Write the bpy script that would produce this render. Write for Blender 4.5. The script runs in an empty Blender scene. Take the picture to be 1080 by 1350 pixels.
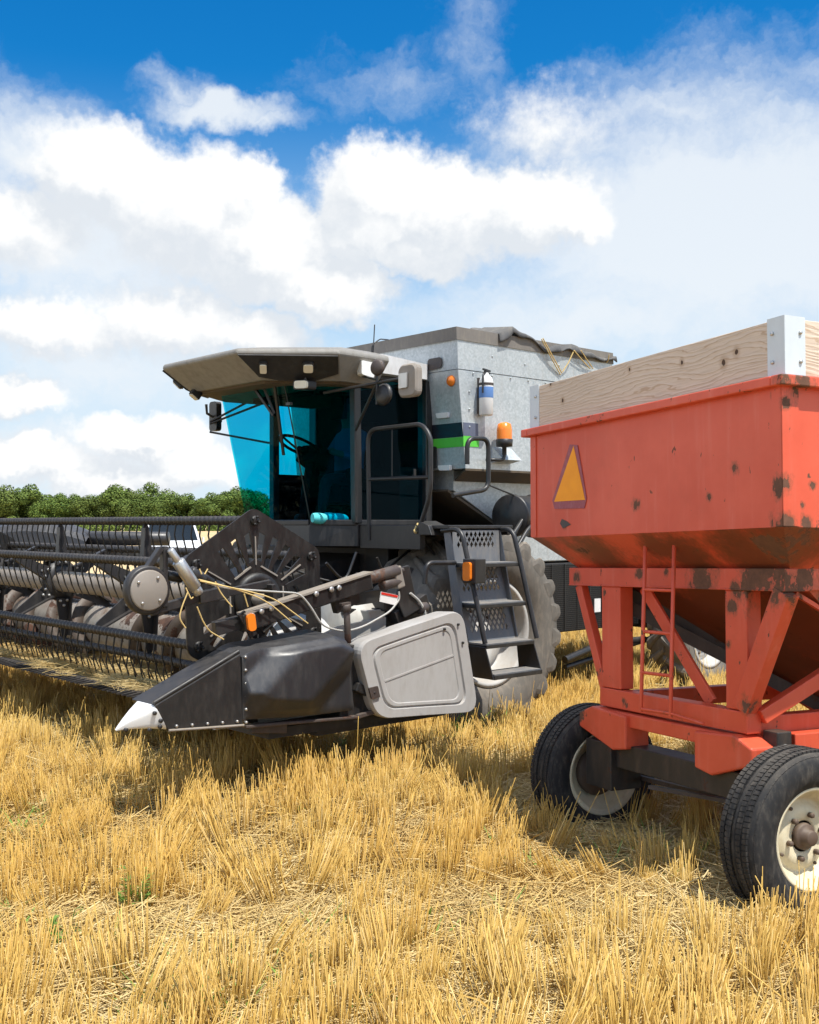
import bpy, math, random
import numpy as np
from mathutils import Vector, Matrix, noise
from mathutils.geometry import delaunay_2d_cdt
R = math.radians
rnd = random.Random(7)
scene = bpy.context.scene
COL = scene.collection
V = Vector

# ------------------------------------------------------------------ camera, world, sun, exposure
F_PX, CX, HY, EYE = 1420.0, 540.0, 690.0, 1.8        # focal length in photo pixels, horizon row, eye height
cam = bpy.data.cameras.new('camera')
cam.sensor_fit = 'VERTICAL'; cam.sensor_height = 36.0; cam.lens = 36.0 * F_PX / 1350.0
cam.shift_y = (HY - 675.0) / 1350.0
cam.clip_start = 0.05; cam.clip_end = 5000
cam_o = bpy.data.objects.new('camera', cam); COL.objects.link(cam_o)
cam_o.location = (0, 0, EYE); cam_o.rotation_euler = (R(90), 0, 0)
scene.camera = cam_o

SUN_EL, SUN_AZ = 66.0, 135.5                          # azimuth clockwise from +Y (the view direction)
sl = bpy.data.lights.new('sun', 'SUN'); sl.energy = 4.0; sl.angle = R(0.5); sl.color = (1.0, 0.95, 0.87)
so = bpy.data.objects.new('sun', sl); COL.objects.link(so)
_d = V((math.sin(R(SUN_AZ)) * math.cos(R(SUN_EL)), math.cos(R(SUN_AZ)) * math.cos(R(SUN_EL)), math.sin(R(SUN_EL))))
so.rotation_euler = _d.to_track_quat('Z', 'Y').to_euler(); so.location = _d * 60
scene.view_settings.view_transform = 'Standard'; scene.view_settings.look = 'None'
scene.view_settings.exposure = 0.70; scene.view_settings.gamma = 1.0; scene.view_settings.use_curve_mapping = False
scene.cycles.max_bounces = 8; scene.cycles.transparent_max_bounces = 16
scene.cycles.use_denoising = True

class NT:
    """small helper for writing node trees"""
    def __init__(s, tree): s.t = tree; s.n = tree.nodes; s.l = tree.links
    def node(s, typ, **kw):
        n = s.n.new(typ)
        for k, v in kw.items(): setattr(n, k, v)
        return n
    def put(s, sock, val):
        if isinstance(val, bpy.types.NodeSocket): s.l.new(val, sock)
        elif val is not None: sock.default_value = val
    def math(s, op, a, b=None, c=None, clamp=False):
        n = s.node('ShaderNodeMath', operation=op, use_clamp=clamp)
        s.put(n.inputs[0], a)
        if b is not None: s.put(n.inputs[1], b)
        if c is not None: s.put(n.inputs[2], c)
        return n.outputs[0]
    def vmath(s, op, a, b=None):
        n = s.node('ShaderNodeVectorMath', operation=op); s.put(n.inputs[0], a)
        if b is not None: s.put(n.inputs[1], b)
        return n.outputs[1] if op in ('LENGTH', 'DOT_PRODUCT', 'DISTANCE') else n.outputs[0]
    def scale(s, a, f):
        n = s.node('ShaderNodeVectorMath', operation='SCALE'); s.put(n.inputs[0], a); s.put(n.inputs['Scale'], f); return n.outputs[0]
    def mix(s, f, a, b):
        n = s.node('ShaderNodeMix', data_type='RGBA'); s.put(n.inputs[0], f); s.put(n.inputs[6], a); s.put(n.inputs[7], b); return n.outputs[2]
    def noise(s, vec, scale, detail=4, rough=0.55, out=0, dist=0.0):
        n = s.node('ShaderNodeTexNoise'); s.put(n.inputs['Vector'], vec); n.inputs['Scale'].default_value = scale
        n.inputs['Detail'].default_value = detail; n.inputs['Roughness'].default_value = rough
        n.inputs['Distortion'].default_value = dist; return n.outputs[out]
    def step(s, x, lo, hi, a=0.0, b=1.0):
        n = s.node('ShaderNodeMapRange', interpolation_type='SMOOTHSTEP'); s.put(n.inputs[0], x)
        for i, q in enumerate((lo, hi, a, b)): s.put(n.inputs[1 + i], q)
        return n.outputs[0]
    def xyz(s, x, y, z=0.0):
        n = s.node('ShaderNodeCombineXYZ'); s.put(n.inputs[0], x); s.put(n.inputs[1], y); s.put(n.inputs[2], z); return n.outputs[0]

def c4(c): return (c[0], c[1], c[2], 1.0)

# sky: Nishita plus cumulus, laid out by azimuth and elevation in degrees
def azel(x, y):
    a = math.atan((x - CX) / F_PX); return math.degrees(a), math.degrees(math.atan((HY - y) / F_PX * math.cos(a)))
world = bpy.data.worlds.new('World'); scene.world = world; world.use_nodes = True
def build_world():
    w = NT(world.node_tree); w.n.clear()
    out = w.node('ShaderNodeOutputWorld'); bg = w.node('ShaderNodeBackground')
    w.l.new(bg.outputs[0], out.inputs[0])
    sky = w.node('ShaderNodeTexSky', sky_type='NISHITA', sun_disc=False)
    sky.sun_elevation = R(SUN_EL); sky.sun_rotation = R(SUN_AZ); sky.air_density = 1.0; sky.dust_density = 0.6; sky.ozone_density = 2.2
    STR = 0.075
    d = w.node('ShaderNodeTexCoord').outputs['Generated']
    sp = w.node('ShaderNodeSeparateXYZ'); w.l.new(d, sp.inputs[0]); x, y, z = sp.outputs
    az = w.math('MULTIPLY', w.math('ARCTAN2', x, y), 57.2958)
    el = w.math('MULTIPLY', w.math('ARCSINE', z), 57.2958)
    p0 = w.xyz(az, el)
    # detail noise: billows warped
    wv = w.vmath('SUBTRACT', w.noise(p0, 0.35, 4, 0.6, 1), (0.5, 0.5, 0.5))
    wv2 = w.vmath('SUBTRACT', w.noise(p0, 1.3, 5, 0.6, 1), (0.5, 0.5, 0.5))
    p = w.vmath('ADD', p0, w.vmath('ADD', w.scale(wv, 3.2), w.scale(wv2, 1.1)))
    def field(p, blobs):
        best = None
        for (px, py, rx, ry, amp) in blobs:
            a, e = azel(px, py); k = math.degrees(1 / F_PX)
            q = w.vmath('MULTIPLY', w.vmath('SUBTRACT', p, (a, e, 0)), (1 / (rx * k), 1 / (ry * k), 0))
            m = w.math('MULTIPLY', w.math('SUBTRACT', 1.0, w.vmath('LENGTH', q)), amp)
            best = m if best is None else w.math('MAXIMUM', best, m)
        return best
    # dense heaped clouds
    cum = [(150, 240, 130, 75, 1), (260, 285, 150, 90, 1), (345, 330, 130, 85, 1), (430, 375, 110, 60, 1), (90, 225, 60, 45, .9), (330, 250, 60, 45, .9),
           (500, 255, 100, 75, 1), (590, 285, 120, 75, 1), (700, 275, 110, 65, 1), (480, 300, 90, 60, 1), (555, 330, 90, 45, .9), (760, 290, 60, 40, .9),
           (60, 430, 130, 45, .8), (230, 420, 140, 55, .8), (330, 440, 110, 40, .7), (20, 300, 120, 60, .7), (20, 525, 75, 32, .9), (190, 575, 100, 38, 1),
           (60, 610, 130, 32, .8), (260, 610, 90, 40, .8), (140, 630, 160, 28, .8), (720, 165, 110, 55, .30), (420, 600, 90, 45, .7)]
    det = w.math('SUBTRACT', w.noise(p0, 1.1, 9, 0.62), 0.5)
    D = w.math('ADD', field(p, cum), w.math('MULTIPLY', det, 0.36))
    # the same density a little higher and toward the sun gives the shading of the heaps
    pu = w.vmath('ADD', p, (1.1, 1.5, 0))
    Du = field(pu, cum)
    a_c = w.step(D, -0.07, 0.35)
    # veils of thin cloud
    veil = [(960, 300, 420, 230, .95), (760, 420, 330, 90, .7), (900, 150, 230, 90, .50), (640, 400, 200, 60, .4), (120, 330, 300, 110, .85), (30, 200, 170, 90, .7),
            (285, 145, 120, 32, .95), (350, 158, 70, 20, .6), (230, 120, 60, 34, .5), (150, 480, 380, 110, .55), (200, 610, 420, 90, .75), (40, 130, 60, 40, .3), (620, 60, 50, 90, .25), (520, 110, 120, 40, .25)]
    vn = w.noise(w.vmath('MULTIPLY', p, (0.55, 1.0, 1)), 0.45, 8, 0.62)
    Dv = w.math('ADD', w.math('MULTIPLY', field(p, veil), 1.25), w.math('MULTIPLY', w.math('SUBTRACT', vn, 0.5), 0.75))
    a_v = w.math('MULTIPLY', w.step(Dv, -0.08, 0.85), 0.92)
    # elsewhere in the sky: plain broken cloud
    gen = w.step(w.noise(d, 2.2, 8, 0.6), 0.48, 0.62)
    side = w.step(w.math('ABSOLUTE', az), 24.0, 38.0)
    hi = w.step(el, 29.0, 38.0)
    away = w.math('MAXIMUM', side, hi)
    a_c = w.math('ADD', w.math('MULTIPLY', a_c, w.math('SUBTRACT', 1.0, away)), w.math('MULTIPLY', w.math('MULTIPLY', gen, 0.75), away))
    a_v = w.math('MULTIPLY', a_v, w.math('SUBTRACT', 1.0, away))
    horizon = w.step(el, 4.0, 23.0, 0.92, 0.0)
    skyc = w.scale(sky.outputs[0], STR)
    hsv = w.node('ShaderNodeHueSaturation'); hsv.inputs['Saturation'].default_value = 1.45; hsv.inputs['Value'].default_value = 1.05; w.l.new(skyc, hsv.inputs['Color'])
    blue = w.vmath('MULTIPLY', hsv.outputs[0], (0.34, 1.16, 1.27))
    base = w.mix(horizon, blue, (0.42, 0.51, 0.60, 1))
    base = w.mix(a_v, base, (0.53, 0.565, 0.60, 1))
    shade = w.math('ADD', w.step(w.math('SUBTRACT', D, Du), -0.35, 0.42), w.math('MULTIPLY', w.math('SUBTRACT', w.noise(p0, 0.8, 6, 0.6), 0.5), 0.9), clamp=True)
    ccol = w.mix(shade, (0.475, 0.505, 0.54, 1), (0.655, 0.655, 0.65, 1))
    ccol = w.mix(away, ccol, (1.55, 1.52, 1.47, 1))     # clouds out of view, brightened to add fill light on shaded faces
    col = w.mix(a_c, base, ccol)
    w.l.new(col, bg.inputs[0]); bg.inputs[1].default_value = 1.0
build_world()
world.cycles.sampling_method = 'MANUAL'; world.cycles.sample_map_resolution = 512

# ------------------------------------------------------------------ frames: where the two machines stand
dirL = V((-1270, F_PX)).normalized()
BX = V((-dirL.x, -dirL.y)); FX = V((-dirL.y, dirL.x))
if FX.y > 0: FX = -FX
C0 = V((0.655, 9.3)) - 1.75 * BX
MC = Matrix(((FX.x, BX.x, 0, C0.x), (FX.y, BX.y, 0, C0.y), (0, 0, 1, 0), (0, 0, 0, 1)))    # combine frame: u forward, v to its left, z up
_t = math.atan(55 / F_PX)
_rx = Matrix.Rotation(-_t, 3, 'X')
wa = _rx @ V((-0.427, 0.90425, 0)); wl = _rx @ V((0.90425, 0.427, 0)); wn = _rx @ V((0, 0, 1))
W0 = V((1.59056, 4.6, 0.0))
MW = Matrix(((wl.x, wa.x, wn.x, W0.x), (wl.y, wa.y, wn.y, W0.y), (wl.z, wa.z, wn.z, W0.z), (0, 0, 0, 1)))  # wagon frame: x along, y across to far side, z up
MCi = MC.inverted(); MWi = MW.inverted()
def _sight(Mi, x, y, ax, val):
    """survey: the point of a machine's plane (ax = val) seen at photo position x, y, in the machine's own frame"""
    o = Mi @ V((0, 0, EYE)); r = Mi.to_3x3() @ V(((x - CX) / F_PX, 1, (HY - y) / F_PX))
    return o + r * ((val - o[ax]) / r[ax])
def cu(x, y, u): return _sight(MCi, x, y, 0, u)
def cv(x, y, v): return _sight(MCi, x, y, 1, v)
def wx(x, y, q): return _sight(MWi, x, y, 0, q)
def wy(x, y, q): return _sight(MWi, x, y, 1, q)

# ------------------------------------------------------------------ materials
def mat(name): 
    m = bpy.data.materials.new(name); m.use_nodes = True; w = NT(m.node_tree); w.n.clear()
    out = w.node('ShaderNodeOutputMaterial'); b = w.node('ShaderNodeBsdfPrincipled'); w.l.new(b.outputs[0], out.inputs[0])
    return m, w, b, out
def ocoord(w): return w.node('ShaderNodeTexCoord').outputs['Object']
def worn(name, base, dust=(0.24, 0.19, 0.13), dust_amt=0.35, rough=0.5, metal=0.0, rust=0.0, var=0.25, bump=0.15, scale=1.0, spec=0.5, rustcol=(0.10, 0.04, 0.02), coat=0.0):
    m, w, b, out = mat(name); o = ocoord(w)
    n1 = w.noise(o, 2.2 * scale, 8, 0.65); n2 = w.noise(w.vmath('MULTIPLY', o, (1, 1, 0.35)), 14 * scale, 6, 0.7); n3 = w.noise(o, 60 * scale, 3, 0.6)
    colr = w.mix(w.math('MULTIPLY', w.step(n1, 0.3, 0.7), var), c4(base), c4([q * 0.55 for q in base]))
    colr = w.mix(w.math('MULTIPLY', w.step(w.noise(o, 5 * scale, 5, .6), 0.45, 0.75), var), colr, c4([min(1, q * 1.35 + .01) for q in base]))
    geo = w.node('ShaderNodeNewGeometry'); up = w.node('ShaderNodeSeparateXYZ'); w.l.new(geo.outputs['Normal'], up.inputs[0])
    topd = w.step(up.outputs[2], 0.35, 0.95, 0.0, 0.9)      # dust settles on upward faces
    dm = w.math('MULTIPLY', w.math('ADD', w.step(n2, 0.42, 0.78), w.math('MULTIPLY', topd, w.step(n1, 0.25, 0.6))), dust_amt, clamp=True)
    colr = w.mix(dm, colr, c4(dust))
    if rust > 0:
        rm = w.step(w.math('ADD', w.noise(o, 3.1 * scale, 9, 0.68), w.math('MULTIPLY', w.math('SUBTRACT', n3, .5), .12)), 0.72 - rust, 0.74 - rust)
        rc = w.mix(w.step(n2, 0.35, 0.65), c4(rustcol), c4([q * 2.2 for q in rustcol]))
        colr = w.mix(rm, colr, rc)
        w.put(b.inputs['Roughness'], w.math('ADD', w.math('MULTIPLY', rm, 0.35), w.math('ADD', rough - .1, w.math('MULTIPLY', n2, .25)), clamp=True))
    else:
        w.put(b.inputs['Roughness'], w.math('ADD', w.math('MULTIPLY', dm, 0.35), w.math('ADD', rough - .1, w.math('MULTIPLY', n2, .25)), clamp=True))
    w.put(b.inputs['Base Color'], colr); b.inputs['Metallic'].default_value = metal; b.inputs['Specular IOR Level'].default_value = spec
    b.inputs['Coat Weight'].default_value = coat
    if bump:
        bp = w.node('ShaderNodeBump'); bp.inputs['Strength'].default_value = bump; bp.inputs['Distance'].default_value = 0.01
        w.put(bp.inputs['Height'], w.math('ADD', w.math('MULTIPLY', w.noise(o, 1.7, 3, .5), 2.0), w.math('MULTIPLY', n3, 0.25))); w.l.new(bp.outputs[0], b.inputs['Normal'])
    return m
def plain(name, colr, rough=0.5, metal=0.0, emit=0.0, spec=0.5):
    m, w, b, out = mat(name); o = ocoord(w)
    w.put(b.inputs['Base Color'], w.mix(w.noise(o, 9, 5, .6), c4([q * .8 for q in colr]), c4([min(1, q * 1.15) for q in colr])))
    b.inputs['Roughness'].default_value = rough; b.inputs['Metallic'].default_value = metal; b.inputs['Specular IOR Level'].default_value = spec
    return m
M = {}
M['black'] = worn('black_paint', (0.016, 0.0155, 0.016), dust=(.15, .13, .11), dust_amt=0.16, rough=0.38)
M['blackdeep'] = worn('black_chassis', (0.010, 0.010, 0.011), dust_amt=0.12, rough=0.55)
M['reel'] = worn('reel_paint', (0.021, 0.020, 0.021), dust=(0.13, .11, .09), dust_amt=0.2, rough=0.42, scale=1.4)
M['tine'] = plain('tine_steel', (0.014, 0.013, 0.012), 0.5)
M['hex'] = worn('end_plate_paint', (0.012, 0.011, 0.0105), dust=(0.055, .046, .038), dust_amt=0.3, rough=0.42, scale=2.0)
M['tubegrey'] = worn('dusty_tube', (0.26, 0.23, 0.20), dust_amt=0.6, rough=0.6)
M['plastic'] = worn('black_plastic', (0.026, 0.026, 0.029), dust=(0.13, .12, .11), dust_amt=0.22, rough=0.36, bump=0.05, var=.15)
M['greyplastic'] = worn('grey_plastic', (0.41, 0.40, 0.385), dust=(0.24, .2, .16), dust_amt=0.35, rough=0.5, bump=0.06, var=.12)
M['white'] = worn('white_plastic', (0.74, 0.74, 0.73), dust_amt=0.12, rough=0.4, bump=.03, var=.1)
M['whitesheet'] = worn('worn_white_steel', (0.38, 0.375, 0.345), dust=(0.2, .13, .08), dust_amt=0.35, rough=0.5, rust=0.08)
M['auger'] = worn('worn_auger', (0.30, 0.28, 0.25), dust=(0.12, .075, .05), dust_amt=0.7, rough=0.5, rust=0.16, rustcol=(.04, .020, .013))
M['rustbrown'] = worn('rusty_steel', (0.060, 0.045, 0.040), dust=(.16, .13, .10), dust_amt=0.3, rough=0.55, rust=.16, rustcol=(.05, .026, .017))
M['roof'] = worn('roof_grey', (0.25, 0.238, 0.215), dust=(0.165, .145, .12), dust_amt=0.55, rough=0.5, bump=.05)
M['roofwhite'] = worn('roof_rear_white', (0.62, 0.62, 0.62), dust_amt=0.3, rough=0.45, bump=.05)
M['steel'] = worn('bright_steel', (0.55, 0.54, 0.52), dust_amt=0.15, rough=0.35, metal=0.8)
M['treadgrey'] = worn('ladder_grey', (0.13, 0.14, 0.155), dust=(0.30, .26, .21), dust_amt=0.5, rough=0.5, scale=1.5)
M['tarp'] = worn('tarp_cloth', (0.075, 0.075, 0.078), dust=(0.22, .2, .17), dust_amt=0.45, rough=0.8)
M['binext'] = worn('weathered_board', (0.17, 0.155, 0.14), dust=(.3, .27, .22), dust_amt=0.5, rough=0.8, scale=1.5)
M['tyre'] = worn('tyre_rubber', (0.016, 0.016, 0.017), dust=(0.16, .14, .115), dust_amt=0.42, rough=0.7, scale=2.2, spec=.3)
M['tyredust'] = worn('dusty_tyre', (0.14, 0.128, 0.112), dust=(0.25, .215, .175), dust_amt=0.75, rough=0.85, scale=1.3, spec=.2)
M['rimgrey'] = worn('rim_grey', (0.46, 0.45, 0.43), dust=(0.35, .28, .2), dust_amt=0.3, rough=0.5)
M['rimcream'] = worn('rim_cream', (0.64, 0.57, 0.40), dust=(0.30, .22, .10), dust_amt=0.25, rough=0.5, scale=3, rust=.02)
M['hubrust'] = worn('hub_rust', (0.10, 0.065, 0.045), dust_amt=0.2, rough=0.6, rust=.1)
M['orange'] = plain('amber_lens', (0.85, 0.22, 0.02), 0.25)
M['redlens'] = plain('red_lens', (0.6, 0.03, 0.02), 0.25)
M['lens'] = plain('lamp_lens', (0.75, 0.68, 0.52), 0.2)
M['twine'] = plain('twine_fibre', (0.62, 0.45, 0.18), 0.9)
M['cable'] = plain('pale_cable', (0.42, 0.41, 0.38), 0.5)
M['extwhite'] = plain('extinguisher_white', (0.75, 0.74, 0.72), 0.3)
M['blue'] = plain('label_blue', (0.10, 0.22, 0.50), 0.5)
M['stickerwhite'] = plain('sticker_white', (0.75, 0.74, 0.72), 0.5)
M['green'] = plain('stripe_green', (0.10, 0.55, 0.05), 0.45)
M['navy'] = plain('stripe_dark', (0.010, 0.012, 0.022), 0.4)
M['stripelight'] = plain('stripe_slate', (0.10, 0.115, 0.17), 0.4)
M['smvorange'] = plain('emblem_orange', (1.0, 0.33, 0.0), 0.6)
M['pan'] = worn('littered_pan', (0.42, 0.29, 0.11), dust=(.58, .44, .2), dust_amt=.8, rough=.9, scale=3, bump=.6, var=.8)
M['flight'] = worn('rusty_flight', (0.085, 0.065, 0.052), dust=(.16, .11, .08), dust_amt=.4, rough=.55, rust=.2, rustcol=(.04, .018, .011))
M['zinc'] = worn('zinc_plate', (0.60, 0.65, 0.69), dust=(.4, .4, .38), dust_amt=.12, rough=.45, bump=.04, var=.15)
M['smvred'] = worn('emblem_red_border', (0.30, 0.055, 0.07), dust=(.5, .3, .35), dust_amt=.35, rough=.5, bump=0, scale=4)
M['axleblack'] = worn('axle_paint', (0.018, 0.016, 0.015), dust=(.13, .08, .05), dust_amt=0.35, rough=0.5, rust=.12, rustcol=(.04, .02, .012))
M['shirt'] = plain('shirt_blue', (0.08, 0.22, 0.42), 0.9)
M['skin'] = plain('skin', (0.45, 0.26, 0.18), 0.6)
M['cloth'] = plain('dark_cloth', (0.02, 0.022, 0.03), 0.9)
M['towel'] = plain('turquoise_cloth', (0.10, 0.62, 0.62), 0.9)
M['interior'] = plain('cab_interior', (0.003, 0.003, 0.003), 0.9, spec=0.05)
M['carwhite'] = worn('car_white', (0.72, 0.72, 0.72), dust_amt=0.1, rough=0.25, bump=0, coat=.4)
M['carglass'] = plain('car_glass', (0.012, 0.015, 0.018), 0.08)
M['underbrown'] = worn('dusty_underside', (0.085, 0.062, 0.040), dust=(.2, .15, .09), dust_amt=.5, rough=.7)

def mk_glass():
    m = bpy.data.materials.new('tinted_glass'); m.use_nodes = True; w = NT(m.node_tree); w.n.clear()
    out = w.node('ShaderNodeOutputMaterial'); tr = w.node('ShaderNodeBsdfTransparent'); gl = w.node('ShaderNodeBsdfGlossy'); mx = w.node('ShaderNodeMixShader')
    tr.inputs[0].default_value = (0.13, 0.815, 0.905, 1); gl.inputs['Roughness'].default_value = 0.03; gl.inputs[0].default_value = (.55, .8, .9, 1)
    fr = w.node('ShaderNodeFresnel'); fr.inputs[0].default_value = 1.17
    gg = w.node('ShaderNodeNewGeometry'); w.put(mx.inputs[0], w.math('MULTIPLY', fr.outputs[0], w.math('SUBTRACT', 1.0, gg.outputs['Backfacing']))); w.l.new(tr.outputs[0], mx.inputs[1]); w.l.new(gl.outputs[0], mx.inputs[2]); w.l.new(mx.outputs[0], out.inputs[0]); return m
M['glass'] = mk_glass()

def mk_galv():
    m, w, b, out = mat('galvanised_steel'); o = ocoord(w)
    vo = w.node('ShaderNodeTexVoronoi'); vo.inputs['Scale'].default_value = 55; w.l.new(w.vmath('ADD', o, w.scale(w.noise(o, 30, 3, .5, 1), .02)), vo.inputs['Vector'])
    sp = w.node('ShaderNodeSeparateColor'); w.l.new(vo.outputs['Color'], sp.inputs[0])
    big = w.noise(o, 1.3, 6, .6); st = w.noise(w.vmath('MULTIPLY', o, (8, 8, .7)), 2.5, 6, .65)
    c = w.mix(sp.outputs[0], (0.40, 0.435, 0.445, 1), (0.54, 0.57, 0.58, 1))
    c = w.mix(w.math('MULTIPLY', w.step(big, .35, .7), .35), c, (0.37, 0.395, 0.40, 1))
    c = w.mix(w.math('MULTIPLY', w.step(st, .52, .78), .35), c, (0.30, 0.26, 0.21, 1))
    w.put(b.inputs['Base Color'], c); b.inputs['Metallic'].default_value = 0.35
    w.put(b.inputs['Roughness'], w.math('ADD', .42, w.math('MULTIPLY', sp.outputs[1], .18)))
    bp = w.node('ShaderNodeBump'); bp.inputs['Strength'].default_value = .2; bp.inputs['Distance'].default_value = .01
    w.put(bp.inputs['Height'], w.noise(o, 2.2, 3, .5)); w.l.new(bp.outputs[0], b.inputs['Normal']); return m
M['galv'] = mk_galv()

def mk_red(name, rust, brown, spots=(), stains=()):
    m, w, b, out = mat(name); o = ocoord(w)
    n1 = w.noise(o, 1.5, 7, .6); fine = w.noise(o, 45, 4, .65); st = w.noise(w.vmath('MULTIPLY', o, (7, 7, .55)), 2.2, 7, .68)
    c = w.mix(w.step(n1, .3, .7), (0.58, 0.070, 0.026, 1), (0.68, 0.105, 0.050, 1))
    c = w.mix(w.math('MULTIPLY', w.step(st, .50, .80), .45), c, (0.70, 0.20, 0.14, 1))
    c = w.mix(w.math('MULTIPLY', w.step(w.noise(o, 2.7, 8, .7), .5, .75), brown), c, (0.22, 0.055, 0.015, 1))
    rn = w.math('ADD', w.noise(o, 2.6, 10, .72), w.math('ADD', w.math('MULTIPLY', w.math('SUBTRACT', fine, .5), .16), w.math('MULTIPLY', w.math('SUBTRACT', st, .5), .25)))
    rm = w.step(rn, .71 - rust, .722 - rust)
    chips = w.step(w.math('ADD', w.noise(w.vmath('MULTIPLY', o, (1, 1, .45)), 17, 5, .6), w.math('MULTIPLY', n1, .12)), .735, .75)
    rc = w.mix(w.noise(o, 24, 6, .75), (0.030, 0.016, 0.011, 1), (0.22, 0.095, 0.052, 1))
    rmx = w.math('MAXIMUM', rm, chips)
    def patches(lst, rag):
        best = None
        for (x, y, z, r) in lst:
            q = w.math('SUBTRACT', 1.0, w.math('DIVIDE', w.vmath('DISTANCE', o, (x, y, z)), r)); best = q if best is None else w.math('MAXIMUM', best, q)
        return w.math('ADD', best, w.math('MULTIPLY', w.math('SUBTRACT', w.math('ADD', w.math('MULTIPLY', w.noise(o, 7, 8, .75), .55), w.math('MULTIPLY', w.noise(w.vmath('MULTIPLY', o, (1, 1, .5)), 30, 6, .7), .45)), .5), rag))
    if stains: c = w.mix(w.math('MULTIPLY', w.step(patches(stains, 1.6), .05, .7), .85), c, (0.10, 0.035, 0.012, 1))
    if spots:
        pf = patches(spots, 3.8); rmx = w.math('MAXIMUM', rmx, w.step(pf, .50, .57))
        c = w.mix(w.math('MULTIPLY', w.step(pf, .05, .5), .55), c, (0.22, 0.06, 0.022, 1))
    w.put(b.inputs['Base Color'], w.mix(rmx, c, rc)); w.put(b.inputs['Roughness'], w.math('ADD', .48, w.math('MULTIPLY', rmx, .35)))
    bp = w.node('ShaderNodeBump'); bp.inputs['Strength'].default_value = .25; bp.inputs['Distance'].default_value = .006
    w.put(bp.inputs['Height'], w.math('ADD', w.math('MULTIPLY', w.noise(o, 1.9, 3, .5), 2.5), w.math('SUBTRACT', w.math('MULTIPLY', fine, .2), w.math('MULTIPLY', rmx, .25)))); w.l.new(bp.outputs[0], b.inputs['Normal']); return m
def at(L): return [(*wx(x, y, q), r) for (x, y, q, r) in L]
def at_side(L): return [(*wy(x, y, q), r * .8) for (x, y, q, r) in L]
M['red'] = mk_red('red_paint', 0.015, 0.12, at([(969, 617, 0, .04), (838, 666, 0, .05), (745, 692, 0, .04), (1026, 520, 0, .05), (1024, 560, 0, .03), (1028, 690, 0, .08), (935, 655, 0, .03)])
    + at_side([(1040, 650, -.045, .10), (1042, 690, -.045, .13), (1064, 690, -.045, .06), (1072, 640, -.045, .04), (1040, 560, -.045, .04), (1042, 520, -.045, .06), (1058, 665, -.045, .04)]))
M['redframe'] = mk_red('red_frame_paint', 0.085, 0.25, at([(928, 762, .19, .15), (843, 757, .19, .05), (878, 754, .19, .035), (1005, 762, .19, .20), (1030, 765, .19, .16), (760, 762, .19, .05), (970, 778, .19, .07), (985, 775, .19, .08), (965, 800, .2, .05), (985, 930, .19, .07), (823, 925, .19, .04), (960, 850, .2, .03), (885, 945, .15, .05), (960, 968, .1, .08), (1035, 500, -.05, .10), (1030, 640, 0, .08)]) + at_side([(1060, 512, -.09, .12), (1037, 530, -.05, .05), (1037, 690, -.05, .1), (1060, 760, .15, .2)]))
M['redunder'] = mk_red('red_hopper_rusty', 0.06, 1.0, at([(1020, 725, .1, .16), (1045, 735, .1, .2), (770, 728, .1, .10), (1000, 715, .08, .08)]), at([(720, 722, .1, .25), (790, 735, .12, .30), (900, 738, .12, .3), (985, 735, .12, .35), (1040, 725, .1, .4), (870, 720, .1, .2), (1000, 830, .8, .9), (900, 800, .6, .7), (960, 790, .5, .6), (1060, 840, .6, .7)]))

def mk_wood():
    m, w, b, out = mat('weathered_plank'); o = ocoord(w)
    s = w.vmath('MULTIPLY', o, (0.5, 0.5, 11.0))
    warp = w.vmath('ADD', s, w.scale(w.vmath('SUBTRACT', w.noise(w.vmath('MULTIPLY', o, (.8, .8, 4.0)), 1.5, 4, .5, 1), (.5, .5, .5)), 2.6))
    wv = w.node('ShaderNodeTexWave', wave_type='BANDS', bands_direction='Z'); wv.inputs['Scale'].default_value = 1.25; wv.inputs['Distortion'].default_value = 1.5
    wv.inputs['Detail'].default_value = 3; w.l.new(warp, wv.inputs['Vector'])
    g = w.noise(w.vmath('MULTIPLY', o, (3, 3, 70)), 2.0, 5, .6)
    c = w.mix(w.step(wv.outputs['Fac'], .86, 1.0), (0.64, 0.52, 0.42, 1), (0.49, 0.355, 0.25, 1))
    c = w.mix(w.math('MULTIPLY', w.step(g, .45, .7), .3), c, (0.30, 0.20, 0.13, 1))
    c = w.mix(w.math('MULTIPLY', w.step(w.noise(o, 1.1, 5, .6), .4, .7), .35), c, (0.48, 0.39, 0.30, 1))
    vo = w.node('ShaderNodeTexVoronoi'); vo.inputs['Scale'].default_value = 2.1; w.l.new(w.vmath('MULTIPLY', o, (1, 1, 1.9)), vo.inputs['Vector'])
    kn = w.step(vo.outputs['Distance'], .05, .10, 1.0, 0.0)
    wob = w.scale(w.vmath('SUBTRACT', w.noise(o, 40, 3, .6, 1), (.5, .5, .5)), .012)
    for (x, y, r) in ((971, 464, .011), (954, 478, .013), (899, 478, .009), (742, 528, .010), (726, 506, .009), (738, 499, .006), (1068, 470, .010), (830, 487, .008)):
        q = w.vmath('DISTANCE', w.vmath('MULTIPLY', w.vmath('ADD', o, wob), (0, 1, .8)), V((0, wx(x, y, -.004).y, wx(x, y, -.004).z * .8)))
        c = w.mix(w.step(q, r * 1.2, r * 3.2, .45, 0.0), c, (0.36, 0.23, 0.13, 1)); kn = w.math('MAXIMUM', kn, w.step(q, r * .7, r * 1.1, 1.0, 0.0))
    c = w.mix(kn, c, (0.075, 0.04, 0.022, 1))
    w.put(b.inputs['Base Color'], c); b.inputs['Roughness'].default_value = .8
    bp = w.node('ShaderNodeBump'); bp.inputs['Strength'].default_value = .3; bp.inputs['Distance'].default_value = .004
    w.put(bp.inputs['Height'], w.math('ADD', wv.outputs['Fac'], g)); w.l.new(bp.outputs[0], b.inputs['Normal']); return m
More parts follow.
